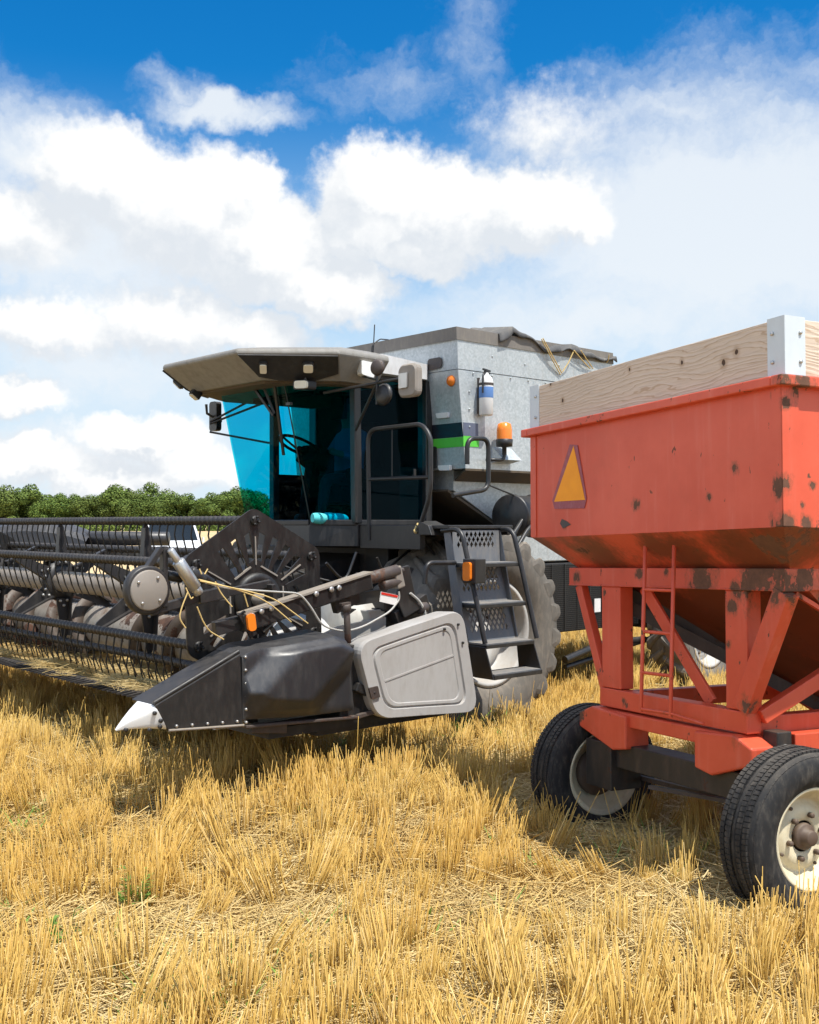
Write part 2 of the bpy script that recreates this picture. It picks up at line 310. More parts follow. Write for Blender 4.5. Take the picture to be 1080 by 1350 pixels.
M['wood'] = mk_wood()

# ------------------------------------------------------------------ mesh builder
class MB:
    def __init__(s): s.v = []; s.f = []; s.sm = []; s.mi = []; s.cur = 0
    def add(s, vs, fs, smooth=False):
        n = len(s.v); s.v += [tuple(q) for q in vs]
        for f in fs: s.f.append(tuple(i + n for i in f)); s.sm.append(smooth); s.mi.append(s.cur)
        return s
    def hexa(s, p):  # 8 points: bottom loop, top loop
        return s.add(p, [(3, 2, 1, 0), (4, 5, 6, 7), (0, 1, 5, 4), (1, 2, 6, 5), (2, 3, 7, 6), (3, 0, 4, 7)])
    def box(s, lo, hi):
        (a, b, c), (d, e, f) = lo, hi
        return s.hexa([(a, b, c), (d, b, c), (d, e, c), (a, e, c), (a, b, f), (d, b, f), (d, e, f), (a, e, f)])
    def bar(s, p0, p1, w, h, up=(0, 0, 1), roll=0.0):
        p0, p1 = V(p0), V(p1); d = (p1 - p0).normalized(); up = V(up)
        if abs(d.dot(up)) > .98: up = V((0, 1, 0))
        sd = d.cross(up).normalized(); u = sd.cross(d)
        q = []
        for p in (p0, p1): q += [p - sd * w / 2 - u * h / 2, p + sd * w / 2 - u * h / 2, p + sd * w / 2 + u * h / 2, p - sd * w / 2 + u * h / 2]
        return s.add(q, [(0, 1, 2, 3), (7, 6, 5, 4), (0, 4, 5, 1), (1, 5, 6, 2), (2, 6, 7, 3), (3, 7, 4, 0)])
    def tube(s, pts, r, n=8, caps=True):
        pts = [V(p) for p in pts]; N = len(pts); rs = r if isinstance(r, (list, tuple)) else [r] * N
        vs = []; prev = None
        for i, p in enumerate(pts):
            d = (pts[min(i + 1, N - 1)] - pts[max(i - 1, 0)]).normalized()
            if prev is None:
                a = V((0, 0, 1)) if abs(d.z) < .9 else V((1, 0, 0)); x = d.cross(a).normalized()
            else: x = (prev - d * prev.dot(d)).normalized()
            prev = x; y = d.cross(x)
            for k in range(n):
                t = 2 * math.pi * k / n; vs.append(p + (x * math.cos(t) + y * math.sin(t)) * rs[i])
        fs = [(i * n + k, i * n + (k + 1) % n, (i + 1) * n + (k + 1) % n, (i + 1) * n + k) for i in range(N - 1) for k in range(n)]
        s.add(vs, fs, True)
        if caps: s.add(vs[:n], [tuple(range(n))[::-1]]); s.add(vs[-n:], [tuple(range(n))])
        return s
    def prism(s, poly, off):
        poly = [V(p) for p in poly]; off = V(off); n = len(poly)
        nrm = V((0, 0, 0))
        for i in range(n): nrm += poly[i].cross(poly[(i + 1) % n])
        if nrm.dot(off) < 0: poly = poly[::-1]
        return s.add(poly + [p + off for p in poly], [tuple(range(n))[::-1], tuple(range(n, 2 * n))] + [(i, (i + 1) % n, n + (i + 1) % n, n + i) for i in range(n)])
    def loft(s, loops, caps=True, smooth=False):
        n = len(loops[0]); vs = [p for L in loops for p in L]
        fs = [(j * n + i, j * n + (i + 1) % n, (j + 1) * n + (i + 1) % n, (j + 1) * n + i) for j in range(len(loops) - 1) for i in range(n)]
        s.add(vs, fs, smooth)
        if caps: s.add(loops[0], [tuple(range(n))[::-1]]); s.add(loops[-1], [tuple(range(n))])
        return s
    def lathe(s, prof, o, ax, n=32, smooth=True):
        o, ax = V(o), V(ax).normalized(); a = V((0, 0, 1)) if abs(ax.z) < .9 else V((1, 0, 0))
        x = ax.cross(a).normalized(); y = ax.cross(x); m = len(prof); vs = []
        for (r, t) in prof:
            for k in range(n):
                th = 2 * math.pi * k / n; vs.append(o + ax * t + (x * math.cos(th) + y * math.sin(th)) * r)
        s.add(vs, [(i * n + k, i * n + (k + 1) % n, (i + 1) * n + (k + 1) % n, (i + 1) * n + k) for i in range(m - 1) for k in range(n)], smooth)
        return s
    def cyl(s, p0, p1, r, n=20, r1=None):
        p0, p1 = V(p0), V(p1); L = (p1 - p0).length; r1 = r if r1 is None else r1
        b = min(.006, r * .25)
        return s.lathe([(1e-4, 0), (r - b, 0), (r, b), (r1, L - b), (r1 - b, L), (1e-4, L)], p0, p1 - p0, n)
    def build(s, name, m, parent=None, bev=0.0, seg=2):
        me = bpy.data.meshes.new(name); me.from_pydata(s.v, [], s.f)
        for q in (m if isinstance(m, (list, tuple)) else [m]): me.materials.append(q)
        me.polygons.foreach_set('use_smooth', s.sm); me.polygons.foreach_set('material_index', s.mi); me.update()
        import bmesh
        bm = bmesh.new(); bm.from_mesh(me); bmesh.ops.recalc_face_normals(bm, faces=bm.faces); bm.to_mesh(me); bm.free()
        o = bpy.data.objects.new(name, me); COL.objects.link(o)
        if parent is not None: o.parent = parent
        if bev > 0:
            b = o.modifiers.new('bevel', 'BEVEL'); b.width = bev; b.segments = seg; b.limit_method = 'ANGLE'; b.angle_limit = R(40)
        return o
def each(mb, name, m, parent):
    """builds every separate piece in the builder as an object of its own"""
    par = list(range(len(mb.v)))
    def find(i):
        while par[i] != i: par[i] = par[par[i]]; i = par[i]
        return i
    key = {}
    for i, q in enumerate(mb.v):
        k = tuple(round(c, 5) for c in q); j = key.setdefault(k, i); par[find(i)] = find(j)
    for f in mb.f:
        for i in f[1:]: par[find(i)] = find(f[0])
    grp = {}
    for k, f in enumerate(mb.f): grp.setdefault(find(f[0]), []).append(k)
    out = []
    for ks in grp.values():
        n = MB(); ids = {}
        for k in ks:
            for i in mb.f[k]:
                if i not in ids: ids[i] = len(n.v); n.v.append(mb.v[i])
            n.f.append(tuple(ids[i] for i in mb.f[k])); n.sm.append(mb.sm[k]); n.mi.append(0)
        out.append(n.build(name, m, parent))
    return out
def plate(outer, holes, to3, thick):
    """flat plate with cut-outs: 2-D loops, to3 maps (x, y, t) to 3-D, t = 0 or thick"""
    vs = []; es = []
    for L in [outer] + holes:
        n0 = len(vs); vs += [V((q[0], q[1])) for q in L]; es += [(n0 + i, n0 + (i + 1) % len(L)) for i in range(len(L))]
    v2, e2, f2, *_ = delaunay_2d_cdt(vs, es, [], 1, 1e-6)
    v2 = [(q.x, q.y) for q in v2]; cnt = {}
    def inside(x, y, L):
        c = False
        for i in range(len(L)):
            (x0, y0), (x1, y1) = L[i - 1], L[i]
            if (y0 > y) != (y1 > y) and x < (x1 - x0) * (y - y0) / (y1 - y0) + x0: c = not c
        return c
    def mid(f): return sum(v2[i][0] for i in f) / len(f), sum(v2[i][1] for i in f) / len(f)
    f2 = [f for f in f2 if not any(inside(*mid(f), L) for L in holes)]
    for f in f2:
        for i in range(len(f)): cnt[(f[i], f[(i + 1) % len(f)])] = 1
    n = len(v2); mb = MB()
    fs = [tuple(f) for f in f2] + [tuple(i + n for i in f[::-1]) for f in f2]
    for (a, b) in cnt:
        if (b, a) not in cnt: fs.append((b, a, a + n, b + n))
    mb.add([to3(x, y, 0) for x, y in v2] + [to3(x, y, thick) for x, y in v2], fs)
    return mb
def fillet(pts, r, n=6):
    """rounds the corners of an open path"""
    pts = [V(p) for p in pts]; out = [pts[0]]
    for a, b, c in zip(pts, pts[1:], pts[2:]):
        d1 = (a - b); d2 = (c - b); q = min(r, d1.length * .45, d2.length * .45)
        s, e = b + d1.normalized() * q, b + d2.normalized() * q
        for i in range(n + 1):
            t = i / n; out.append(s * (1 - t) ** 2 + b * 2 * t * (1 - t) + e * t * t)
    return out + [pts[-1]]
def rloop(pts, r, n=5):
    """rounds the corners of a closed polygon"""
    pts = [V(p) for p in pts]; N = len(pts); out = []
    for i in range(N):
        a, b, c = pts[i - 1], pts[i], pts[(i + 1) % N]; d1 = a - b; d2 = c - b; q = min(r, d1.length * .45, d2.length * .45)
        s, e = b + d1.normalized() * q, b + d2.normalized() * q
        for k in range(n + 1):
            t = k / n; out.append(s * (1 - t) ** 2 + b * 2 * t * (1 - t) + e * t * t)
    return out
def inset(pts, d):
    """shrinks a planar convex-ish polygon toward its inside by about d"""
    c = sum(pts, V((0, 0, 0))) / len(pts)
    return [p + (c - p).normalized() * min(d, (c - p).length * .9) for p in pts]
def tag(o, label=None, cat=None, group=None, kind=None):
    if label: o['label'] = label
    if cat: o['category'] = cat
    if group: o['group'] = group
    if kind: o['kind'] = kind
    return o
def thing(name, label, cat, mtx=None, group=None):
    o = bpy.data.objects.new(name, None); COL.objects.link(o); o.empty_display_size = .3
    if mtx is not None: o.matrix_world = mtx
    return tag(o, label, cat, group)
def lab(o, t): o['label'] = t; return o

# ------------------------------------------------------------------ ground
def gz(x, y):
    z = 0.035 * noise.noise(V((x * .35, y * .35, 1))) + 0.02 * noise.noise(V((x * 1.3, y * 1.3, 5)))
    s = max(0, min(1, (6.0 - y) / 1.6)) * max(0, min(1, (x + 0.2) / 1.6))
    e = lambda q: q * q * (3 - 2 * q) if 0 < q < 1 else float(q >= 1)
    return z - 0.03 + 0.045 * s + 0.10 * e((0.75 - x) / 0.8) * e((y - 5.0) / 1.3) * (1 - .75 * e((y - 8.0) / 1.2))     # low rise added under the header to narrow its visible shadow
def build_ground():
    m, w, b, out = mat('stubble_ground'); g = w.node('ShaderNodeNewGeometry').outputs['Position']
    far = w.step(w.vmath('LENGTH', g), 16.0, 34.0)
    n1 = w.noise(g, 0.5, 6, .6); n2 = w.noise(g, 22, 6, .7); n3 = w.noise(w.vmath('MULTIPLY', g, (1, .25, 1)), 0.18, 5, .6)
    near = w.mix(w.step(n2, .35, .7), (0.15, 0.105, 0.045, 1), (0.52, 0.39, 0.18, 1))
    near = w.mix(w.math('MULTIPLY', w.step(n1, .55, .75), .4), near, (0.10, 0.14, 0.03, 1))
    fc = w.mix(w.step(n3, .3, .7), (0.46, 0.34, 0.17, 1), (0.58, 0.43, 0.25, 1))
    fc = w.mix(w.math('MULTIPLY', w.step(n2, .4, .7), .25), fc, (0.36, 0.26, 0.12, 1))
    w.put(b.inputs['Base Color'], w.mix(far, near, fc)); b.inputs['Roughness'].default_value = .95; b.inputs['Specular IOR Level'].default_value = .1
    bp = w.node('ShaderNodeBump'); bp.inputs['Strength'].default_value = .8; bp.inputs['Distance'].default_value = .03; w.put(bp.inputs['Height'], n2); w.l.new(bp.outputs[0], b.inputs['Normal'])
    xs = list(np.arange(-12, 12.01, .25)); xs = [-1500, -600, -250, -100, -50, -25] + xs + [25, 50, 100, 250, 600, 1500]
    ys = [-300, -60, -15] + list(np.arange(-3, 24.01, .25)) + [30, 45, 70, 120, 200, 400, 900, 2000]
    vs = []
    for y in ys:
        for x in xs:
            k = max(0, min(1, (14 - abs(x)) / 4)) * max(0, min(1, (26 - y) / 5))
            vs.append((x, y, gz(x, y) * k if abs(x) < 20 and -5 < y < 26 else -.02))
    nx = len(xs); fs = [(j * nx + i, j * nx + i + 1, (j + 1) * nx + i + 1, (j + 1) * nx + i) for j in range(len(ys) - 1) for i in range(nx - 1)]
    tag(MB().add(vs, fs, True).build('field_ground', m), kind='structure')
build_ground()
# ------------------------------------------------------------------ combine harvester (u forward, v to its left, z up)
comb = thing('combine_harvester', 'grey combine harvester with galvanised grain bin and cyan tinted cab behind the red wagon', 'combine harvester', MC)
def lug_tyre(R_, W, vc, u0, side, nl, lug):
    """agricultural tyre: carcass plus chevron bars, all one mesh"""
    mb = MB(); z0 = R_ - .07
    h = W / 2; prof = []
    rr = R_ - lug; ri = R_ * .49
    for r, t in ((ri, -h * .62), (ri + .03, -h * .8), (ri + (rr - ri) * .35, -h * 1.0), (ri + (rr - ri) * .7, -h * 1.0), (rr - .05, -h * .95), (rr - .012, -h * .72), (rr, -h * .3), (rr, 0)): prof.append((r, t))
    prof += [(r, -t) for r, t in prof[-2::-1]]
    mb.lathe(prof, (u0, vc, z0), (0, 1, 0), 64)
    for s in (-1, 1):
        for k in range(nl):
            th = 2 * math.pi * (k + (.5 if s > 0 else 0)) / nl; rows = []
            for (t, f, dr, wd) in ((-.02 * W, 0, 0, .030), (h * .45, .55, 0, .036), (h * .76, .92, -.002, .044), (h * .90, 1.04, -.014, .050), (h * .97, 1.10, -.04, .054), (h * 1.0, 1.14, -.10, .05)):
                a = th + f * (2 * math.pi / nl) * .78; top = R_ + dr; bot = max(rr + dr - .03, ri + .1)
                da = wd / R_
                q = []
                for (rad, k2) in ((bot, -1.9), (top - .014, -1.05), (top, -.55), (top, .55), (top - .014, 1.05), (bot, 1.9)):
                    aa = a + da * k2; q.append((u0 + rad * math.sin(aa), vc + s * t, z0 + rad * math.cos(aa)))
                rows.append(q)
            mb.loft(rows)
    return mb, z0
def combine_wheel(name, R_, W, vc, u0, out, nl, lug):
    mb, z0 = lug_tyre(R_, W, vc, u0, out, nl, lug)
    w = MB(); ri = R_ * .49
    w.lathe([(ri + .03, out * W * .37), (ri + .035, out * W * .42), (ri, out * W * .43), (ri - .015, out * W * .38), (ri - .03, out * W * .15), (ri - .06, out * W * .10), (ri - .09, out * W * .16), (ri * .55, out * W * .16),
             (ri * .5, out * W * .12), (.15, out * W * .12), (.13, out * W * .22), (1e-4, out * W * .22)], (u0, vc, z0), (0, 1, 0), 48)
    wheel = w.build(name, M['rimgrey'], comb)
    t = mb.build('tyre', M['tyredust'], wheel)
    b = MB()
    for k in range(10):
        a = k * 2 * math.pi / 10; p = V((u0 + .19 * math.cos(a), vc + out * W * .12, z0 + .19 * math.sin(a))); b.cyl(p, p + V((0, out * .035, 0)), .016, 6)
    each(b, 'hex_bolt', M['rustbrown'], wheel)
    return wheel
combine_wheel('front_wheel', .91, .76, 1.37, -.15, 1, 21, .045)
combine_wheel('front_wheel', .91, .76, -1.37, -.15, -1, 21, .045)
combine_wheel('rear_wheel', .64, .46, 1.52, -3.55, 1, 18, .04)
combine_wheel('rear_wheel', .64, .46, -1.52, -3.55, -1, 18, .04)

# chassis, axle, feeder house
MB().box((-3.0, -.95, .95), (.42, .95, 1.58)).box((-.15, -1.2, .62), (.15, 1.0, .95)).box((-2.9, -1.1, 1.5), (-.25, 1.12, 1.78)).box((-.2, -.9, 1.4), (.35, .9, 1.66)).build('chassis', M['blackdeep'], comb, .01)
MB().box((-3.7, -1.05, .62), (-3.42, 1.3, .84)).box((-3.4, -.5, .7), (-2.8, .5, 1.2)).bar((-3.4, -.3, .72), (-.2, -.3, .8), .12, .16).bar((-3.4, .3, .72), (-.2, .3, .8), .12, .16).build('rear_axle', M['blackdeep'], comb, .01)
MB().box((-4.7, -1.25, 1.3), (-2.25, 1.18, 2.75)).build('rear_body', M['galv'], comb, .03)
MB().loft([[(.3, -.55, 1.0), (.3, .55, 1.0), (.3, .55, 1.55), (.3, -.55, 1.55)], [(1.95, -.55, .62), (1.95, .55, .62), (1.95, .55, 1.18), (1.95, -.55, 1.18)]]).build('feeder_house', M['blackdeep'], comb, .012)
h = MB()
for i in range(16):
    v0 = rnd.uniform(-.6, 1.1); u0 = rnd.uniform(.1, .6); z0 = rnd.uniform(1.2, 1.55); u1 = u0 + rnd.uniform(.2, .9); v1 = v0 + rnd.uniform(-.5, .5); z1 = rnd.uniform(1.0, 1.5)
    mid = V(((u0 + u1) / 2, (v0 + v1) / 2 + rnd.uniform(-.1, .1), min(z0, z1) - rnd.uniform(.05, .3)))
    h.tube(fillet([(u0, v0, z0), mid, (u1, v1, z1)], .5, 8), rnd.choice((.012, .016, .02)), 6)
each(h, 'hydraulic_hose', M['black'], comb)
h = MB()
for (a, b, c) in ((cv(430, 742, 1.2), cv(455, 770, 1.2), cv(470, 728, 1.2)), (cv(497, 735, 1.3), cv(505, 755, 1.3), cv(540, 725, 1.2)), (cv(560, 715, 1.5), cv(580, 740, 1.5), cv(620, 715, 1.4))):
    h.tube(fillet([a, b, c], .4, 8), .012, 6)
each(h, 'loose_hose', M['black'], comb)

# cab
CB = dict(fl=(.95, .51), fr=(.95, -.51), ql=(.70, .85), qr=(.40, -.85), rl=(-.12, .85), rr=(-.12, -.85))     # plan at the sill
CT = dict(fl=(1.26, .51), fr=(1.26, -.51), ql=(.72, .85), qr=(.40, -.85), rl=(-.12, .85), rr=(-.12, -.85))    # plan under the roof
ZS, ZT = 1.80, 3.12
def P(k, t): a, b = CB[k], CT[k]; return V((a[0] + (b[0] - a[0]) * t, a[1] + (b[1] - a[1]) * t, ZS + (ZT - ZS) * t))
order = ['fl', 'ql', 'rl', 'rr', 'qr', 'fr']
fl = MB(); fl.loft([[(CB[k][0] + (.03 if k[0] == 'f' else 0), CB[k][1] * 1.02, 1.60) for k in order], [(CB[k][0] + (.02 if k[0] == 'f' else 0), CB[k][1] * 1.02, 1.79) for k in order]])
fl.build('cab_floor', M['black'], comb, .01)
fr = MB()
for k in ('ql', 'qr'): fr.bar(P(k, 0), P(k, 1), .075, .075, (1, 0, 0))
for k in ('rl', 'rr'): fr.bar(P(k, 0), P(k, 1), .12, .08, (1, 0, 0))
for a, b in zip(order, order[1:] + order[:1]):
    fr.bar(P(a, 1), P(b, 1), .05, .07); fr.bar(P(a, .005), P(b, .005), .05, .05)
fr.build('cab_frame', M['black'], comb, .008)
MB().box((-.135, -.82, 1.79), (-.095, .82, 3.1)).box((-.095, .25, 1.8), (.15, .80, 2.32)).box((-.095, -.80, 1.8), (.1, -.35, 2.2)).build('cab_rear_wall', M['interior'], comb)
def pane(name, a, b, parent, t0=.02, t1=.985, e=.03):
    p = [P(a, t0), P(b, t0), P(b, t1), P(a, t1)]
    d = (p[1] - p[0]).normalized(); p[0] += d * e; p[3] += d * e; p[1] -= d * e; p[2] -= d * e
    nrm = (p[1] - p[0]).cross(p[3] - p[0]).normalized()
    return MB().prism(p, nrm * .008).build(name, M['glass'], parent)
pane('windshield', 'fr', 'fl', comb, e=.004)
pane('corner_window', 'fl', 'ql', comb, e=.02); pane('corner_window', 'fr', 'qr', comb, e=.02)
pane('side_window', 'qr', 'rr', comb, t0=.38)
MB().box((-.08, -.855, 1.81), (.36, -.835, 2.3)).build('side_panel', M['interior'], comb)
door = pane('cab_door', 'ql', 'rl', comb)
MB().box((.02, .868, 2.22), (.05, .885, 2.30)).box((.02, .85, 2.23), (.05, .869, 2.25)).build('handle', M['black'], door, .004)
w = MB(); w.tube([P('fl', 0), P('fl', 1)], .006, 6); w.bar(P('fl', .79) + V((.01, .0, 0)), P('fl', .79) + V((.01, .06, 0)), .03, .025); w.build('glass_joint', M['black'], comb)
w = MB(); w.bar(cu(331, 505, 1.28), cu(361, 548, 1.20), .03, .02); w.bar(cu(345, 505, 1.28), cu(362, 545, 1.20), .02, .02); w.bar(cu(362, 508, 1.27), cu(374, 600, 1.12), .022, .02); w.build('wiper', M['black'], comb)
# cab interior
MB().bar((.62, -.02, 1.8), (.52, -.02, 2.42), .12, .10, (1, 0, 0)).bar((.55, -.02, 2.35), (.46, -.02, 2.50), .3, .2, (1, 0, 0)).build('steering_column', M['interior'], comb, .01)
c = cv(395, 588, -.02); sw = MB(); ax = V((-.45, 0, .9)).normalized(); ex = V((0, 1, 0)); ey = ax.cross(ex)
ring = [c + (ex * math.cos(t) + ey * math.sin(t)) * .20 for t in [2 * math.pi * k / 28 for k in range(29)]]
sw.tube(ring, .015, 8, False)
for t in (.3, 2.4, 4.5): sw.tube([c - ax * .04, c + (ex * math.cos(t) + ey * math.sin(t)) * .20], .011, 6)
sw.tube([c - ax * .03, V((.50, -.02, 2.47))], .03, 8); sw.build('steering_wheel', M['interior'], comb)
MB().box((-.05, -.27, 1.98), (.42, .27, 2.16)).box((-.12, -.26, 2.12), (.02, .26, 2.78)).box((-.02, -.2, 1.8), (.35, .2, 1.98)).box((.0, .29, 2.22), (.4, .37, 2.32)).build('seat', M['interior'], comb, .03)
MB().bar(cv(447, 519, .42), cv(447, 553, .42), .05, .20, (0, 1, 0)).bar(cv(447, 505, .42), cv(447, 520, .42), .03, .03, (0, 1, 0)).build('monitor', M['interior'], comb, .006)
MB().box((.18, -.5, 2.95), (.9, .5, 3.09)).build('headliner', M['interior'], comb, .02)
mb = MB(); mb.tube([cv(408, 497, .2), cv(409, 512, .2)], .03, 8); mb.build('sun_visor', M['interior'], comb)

# cab roof with lamps
def roofloop(front, mid, z, k=1.0, back=.55):
    f, fv = front; m_, mv = mid
    return [V((f, -fv, z)), V((f, fv, z)), V((m_, mv, z)), (V((back, mv * .97, z))), V((back, -mv * .97, z)), V((m_, -mv, z))]
RB = roofloop((1.52, .58), (.98, .98), 3.02); RM = roofloop((1.80, .62), (1.14, 1.16), 3.215); RT = roofloop((1.79, .61), (1.13, 1.15), 3.255); RC = roofloop((1.45, .5), (.95, .95), 3.315)
rm = MB().loft([RB, RM, RT, RC]); roof = rm.build('cab_roof', M['roof'], comb, .015)
MB().loft([[(.56, .99, 3.13), (-.09, .93, 3.13), (-.09, -.93, 3.13), (.56, -.99, 3.13)], [(.56, .99, 3.30), (-.09, .93, 3.27), (-.09, -.93, 3.27), (.56, -.99, 3.30)]]).build('roof_rear', M['roofwhite'], roof, .02)
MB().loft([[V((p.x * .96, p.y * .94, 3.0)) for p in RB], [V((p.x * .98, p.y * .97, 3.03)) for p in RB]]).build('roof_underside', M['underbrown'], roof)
def fas(i, j, s, t, off=0.0):   # point on a fascia panel: s along it, t from its lower to its upper edge
    a = RB[i].lerp(RB[j], s); b = RM[i].lerp(RM[j], s); n = (RB[j] - RB[i]).cross(RM[i] - RB[i]).normalized()
    if n.dot(V((1, 0, 0))) < 0: n = -n
    return a.lerp(b, t) + n * off
def lamp(i, j, s, t, w, hgt):
    n = (fas(i, j, s, t, 1) - fas(i, j, s, t)); c = fas(i, j, s, t, .0); sd = (RB[j] - RB[i]).normalized(); up = n.cross(sd)
    if up.z < 0: up = -up
    def q(w_, h_, o): return rloop([c + sd * a * w_ + up * b * h_ + n * o for a, b in ((-1, -1), (1, -1), (1, 1), (-1, 1))], min(w_, h_) * .5, 3)
    hs = MB().loft([q(w, hgt, -.03), q(w, hgt, .045), q(w * .85, hgt * .85, .05)]).build('work_lamp', M['black'], roof)
    MB().loft([q(w * .82, hgt * .82, .046), q(w * .8, hgt * .8, .058)]).build('lamp_lens', M['lens'], hs)
for (i, j) in ((1, 2), (0, 5)):
    pts = [(.015, .16), (.22, .03), (.68, .03), (.98, .30), (.99, .95), (.01, .97)]
    MB().prism([fas(i, j, s, t, .001) for s, t in pts], (fas(i, j, 0, 0, 1) - fas(i, j, 0, 0)) * .016).build('lamp_panel', M['black'], roof)
    lamp(i, j, .17, .55, .035, .055); lamp(i, j, .66, .58, .05, .05)
lamp(0, 1, .06, -.05, .035, .05)
c = fas(1, 2, .55, -.02, .06)
hl = MB().tube([c + V((.0, 0, .12)), c], .012, 6); hl.loft([rloop([c + V((.02 + o, 0, 0)) + V((-.55, .83, 0)) * a + V((0, 0, 1)) * b for a, b in ((-.065, -.04), (.065, -.04), (.065, .04), (-.065, .04))], .025, 3) for o in (-.06, .035)])
hl = hl.build('hanging_lamp', M['black'], roof)
MB().loft([rloop([c + V((.02 + o, .02, 0)) + V((-.55, .83, 0)) * a + V((0, 0, 1)) * b for a, b in ((-.055, -.032), (.055, -.032), (.055, .032), (-.055, .032))], .02, 3) for o in (.03, .05)]).build('lamp_lens', M['lens'], hl)
c = V((.80, 1.10, 3.12)); MB().loft([rloop([c + V((a + o * .3, o, b)) for a, b in ((-.07, -.07), (.07, -.05), (.07, .07), (-.07, .06))], .02, 3) for o in (-.05, .045)]).build('corner_lamp', M['stickerwhite'], roof)
# aerial
MB().tube([cv(492, 467, .95), cv(494, 428, .95)], .005, 6).tube(fillet([cv(491, 470, .95), cv(490, 455, .95), cv(501, 447, .95), cv(512, 448, .7)], .1), .006, 6).build('antenna', M['black'], comb)

# mirrors
J = cv(497, 505, 1.32); a1 = MB()
a1.tube([cv(427, 518, .80), J], .014, 8); a1.tube([cv(469, 567, .88), J], .014, 8); a1.tube([cv(466, 493, .9), J + V((0, 0, .03))], .010, 8); a1.tube([J, J + V((0, .42, .01))], .013, 8); a1.tube([J + V((0, 0, .2)), J - V((0, 0, .18))], .012, 8)
arm = a1.build('mirror_arm', M['black'], comb)
C = cu(541, 502, J.x + .02)
mir = MB().loft([rloop([C + V((o, a, b)) for a, b in ((-w, -hh), (w, -hh), (w, hh), (-w, hh))], .06, 5) for o, w, hh in ((-.03, .108, .130), (.02, .112, .135), (.04, .10, .12))]).build('mirror', M['tubegrey'], comb)
MB().prism(rloop([C + V((.046, -.03 + a, b)) for a, b in ((-.05, -.06), (.05, -.06), (.05, .06), (-.05, .06))], .01), (.012, 0, 0)).build('mirror_bracket', M['steel'], mir)
d1 = J + V((.01, .02, .13)); MB().lathe([(1e-4, .03), (.05, .03), (.068, .01), (.072, -.01), (1e-4, -.02)], d1, (1, .2, .1), 24).build('beacon_disc', M['rustbrown'], comb)
d2 = J + V((-.02, .06, -.1)); MB().lathe([(1e-4, .03), (.06, .028), (.092, .01), (.095, -.01), (1e-4, -.02)], d2, (1, .1, .1), 24).build('round_mirror', M['black'], comb)
def cpt(x, y, v): return cv(x, y, v)
JF = cpt(277, 560, -1.30); b1 = MB()
for (x, y) in ((355, 515), (356, 528), (355, 584)): b1.tube([JF + V((0, 0, (535 - y) * .0015)), cpt(x, y, -.70)], .012, 6)
b1.tube([cpt(272, 533, -1.30), cpt(273, 545, -1.30), cpt(292, 556, -1.30)], .014, 6); b1.build('mirror_arm', M['black'], comb)
CF = cpt(284, 549, -1.30); MB().loft([rloop([CF + V((o, a, b)) for a, b in ((-.07, -.15), (.07, -.15), (.07, .15), (-.07, .15))], .04, 4) for o in (-.03, .03)]).build('mirror', M['black'], comb)

# grain bin
bh = 1.3
def lp(u0, u1, v, z): return [V((u0, -v, z)), V((u0, v, z)), V((u1, v, z)), V((u1, -v, z))]
bt = MB().loft([lp(-.207, -2.42, bh, 2.30), lp(-.111, -2.37, bh, 3.19)]); binb = bt.build('grain_bin', M['galv'], comb, .006)
MB().loft([lp(-.108, -2.37, bh + .004, 3.195), lp(-.098, -2.35, bh + .004, 3.46)]).build('bin_upper', M['galv'], binb, .004)
MB().loft([lp(-.083, -2.36, bh + .012, 3.455), lp(-.078, -2.35, bh + .012, 3.57)], False).loft([lp(-.108, -2.33, bh - .02, 3.45), lp(-.108, -2.33, bh - .02, 3.568)], False).add(lp(-.078, -2.35, bh + .012, 3.57) + lp(-.108, -2.33, bh - .02, 3.568), [(i, (i + 1) % 4, 4 + (i + 1) % 4, 4 + i) for i in range(4)]).build('bin_extension', M['binext'], comb)
# overhang under the bin's side, then the lower body narrowing to the rear
UL = cv(598, 631, 1.0).x; B_, C_, D_ = V((-2.38, bh, 2.302)), V((-2.38, 1.02, 2.215)), V((UL, 1.02, 2.215))
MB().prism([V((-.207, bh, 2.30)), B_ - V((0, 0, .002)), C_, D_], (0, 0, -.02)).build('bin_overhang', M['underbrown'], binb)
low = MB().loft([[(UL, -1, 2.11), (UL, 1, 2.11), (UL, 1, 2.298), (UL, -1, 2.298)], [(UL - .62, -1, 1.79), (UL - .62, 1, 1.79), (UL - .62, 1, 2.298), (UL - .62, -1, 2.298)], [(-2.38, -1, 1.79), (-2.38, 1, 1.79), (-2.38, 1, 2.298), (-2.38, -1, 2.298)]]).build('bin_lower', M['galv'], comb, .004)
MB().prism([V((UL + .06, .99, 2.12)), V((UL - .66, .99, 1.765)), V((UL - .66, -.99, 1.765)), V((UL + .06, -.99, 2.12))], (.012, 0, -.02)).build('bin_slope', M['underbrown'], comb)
def binx(z): return -.207 + .096 * (z - 2.30) / .89
def bandf(z0, z1, v0, v1, m, nm, o=.004):   # on the bin's front
    return MB().prism([V((binx(z0) + .001, v0, z0)), V((binx(z0) + .001, v1, z0)), V((binx(z1) + .001, v1, z1)), V((binx(z1) + .001, v0, z1))], (o, 0, 0)).build(nm, m, binb)
def bands(z0, z1, u0, u1, m, nm, o=.004):   # on the bin's left side
    return MB().prism([V((u0, bh + .001, z0)), V((u1, bh + .001, z0)), V((u1, bh + .001, z1)), V((u0, bh + .001, z1))], (0, o, 0)).build(nm, m, binb)
bandf(2.587, 2.715, .80, bh, M['navy'], 'dark_stripe'); bandf(2.497, 2.584, .80, bh, M['green'], 'green_stripe')
bands(2.595, 2.715, binx(2.6) - .19, binx(2.6), M['stripelight'], 'slate_stripe'); bands(2.499, 2.593, binx(2.6) - .2, binx(2.6), M['green'], 'green_stripe')
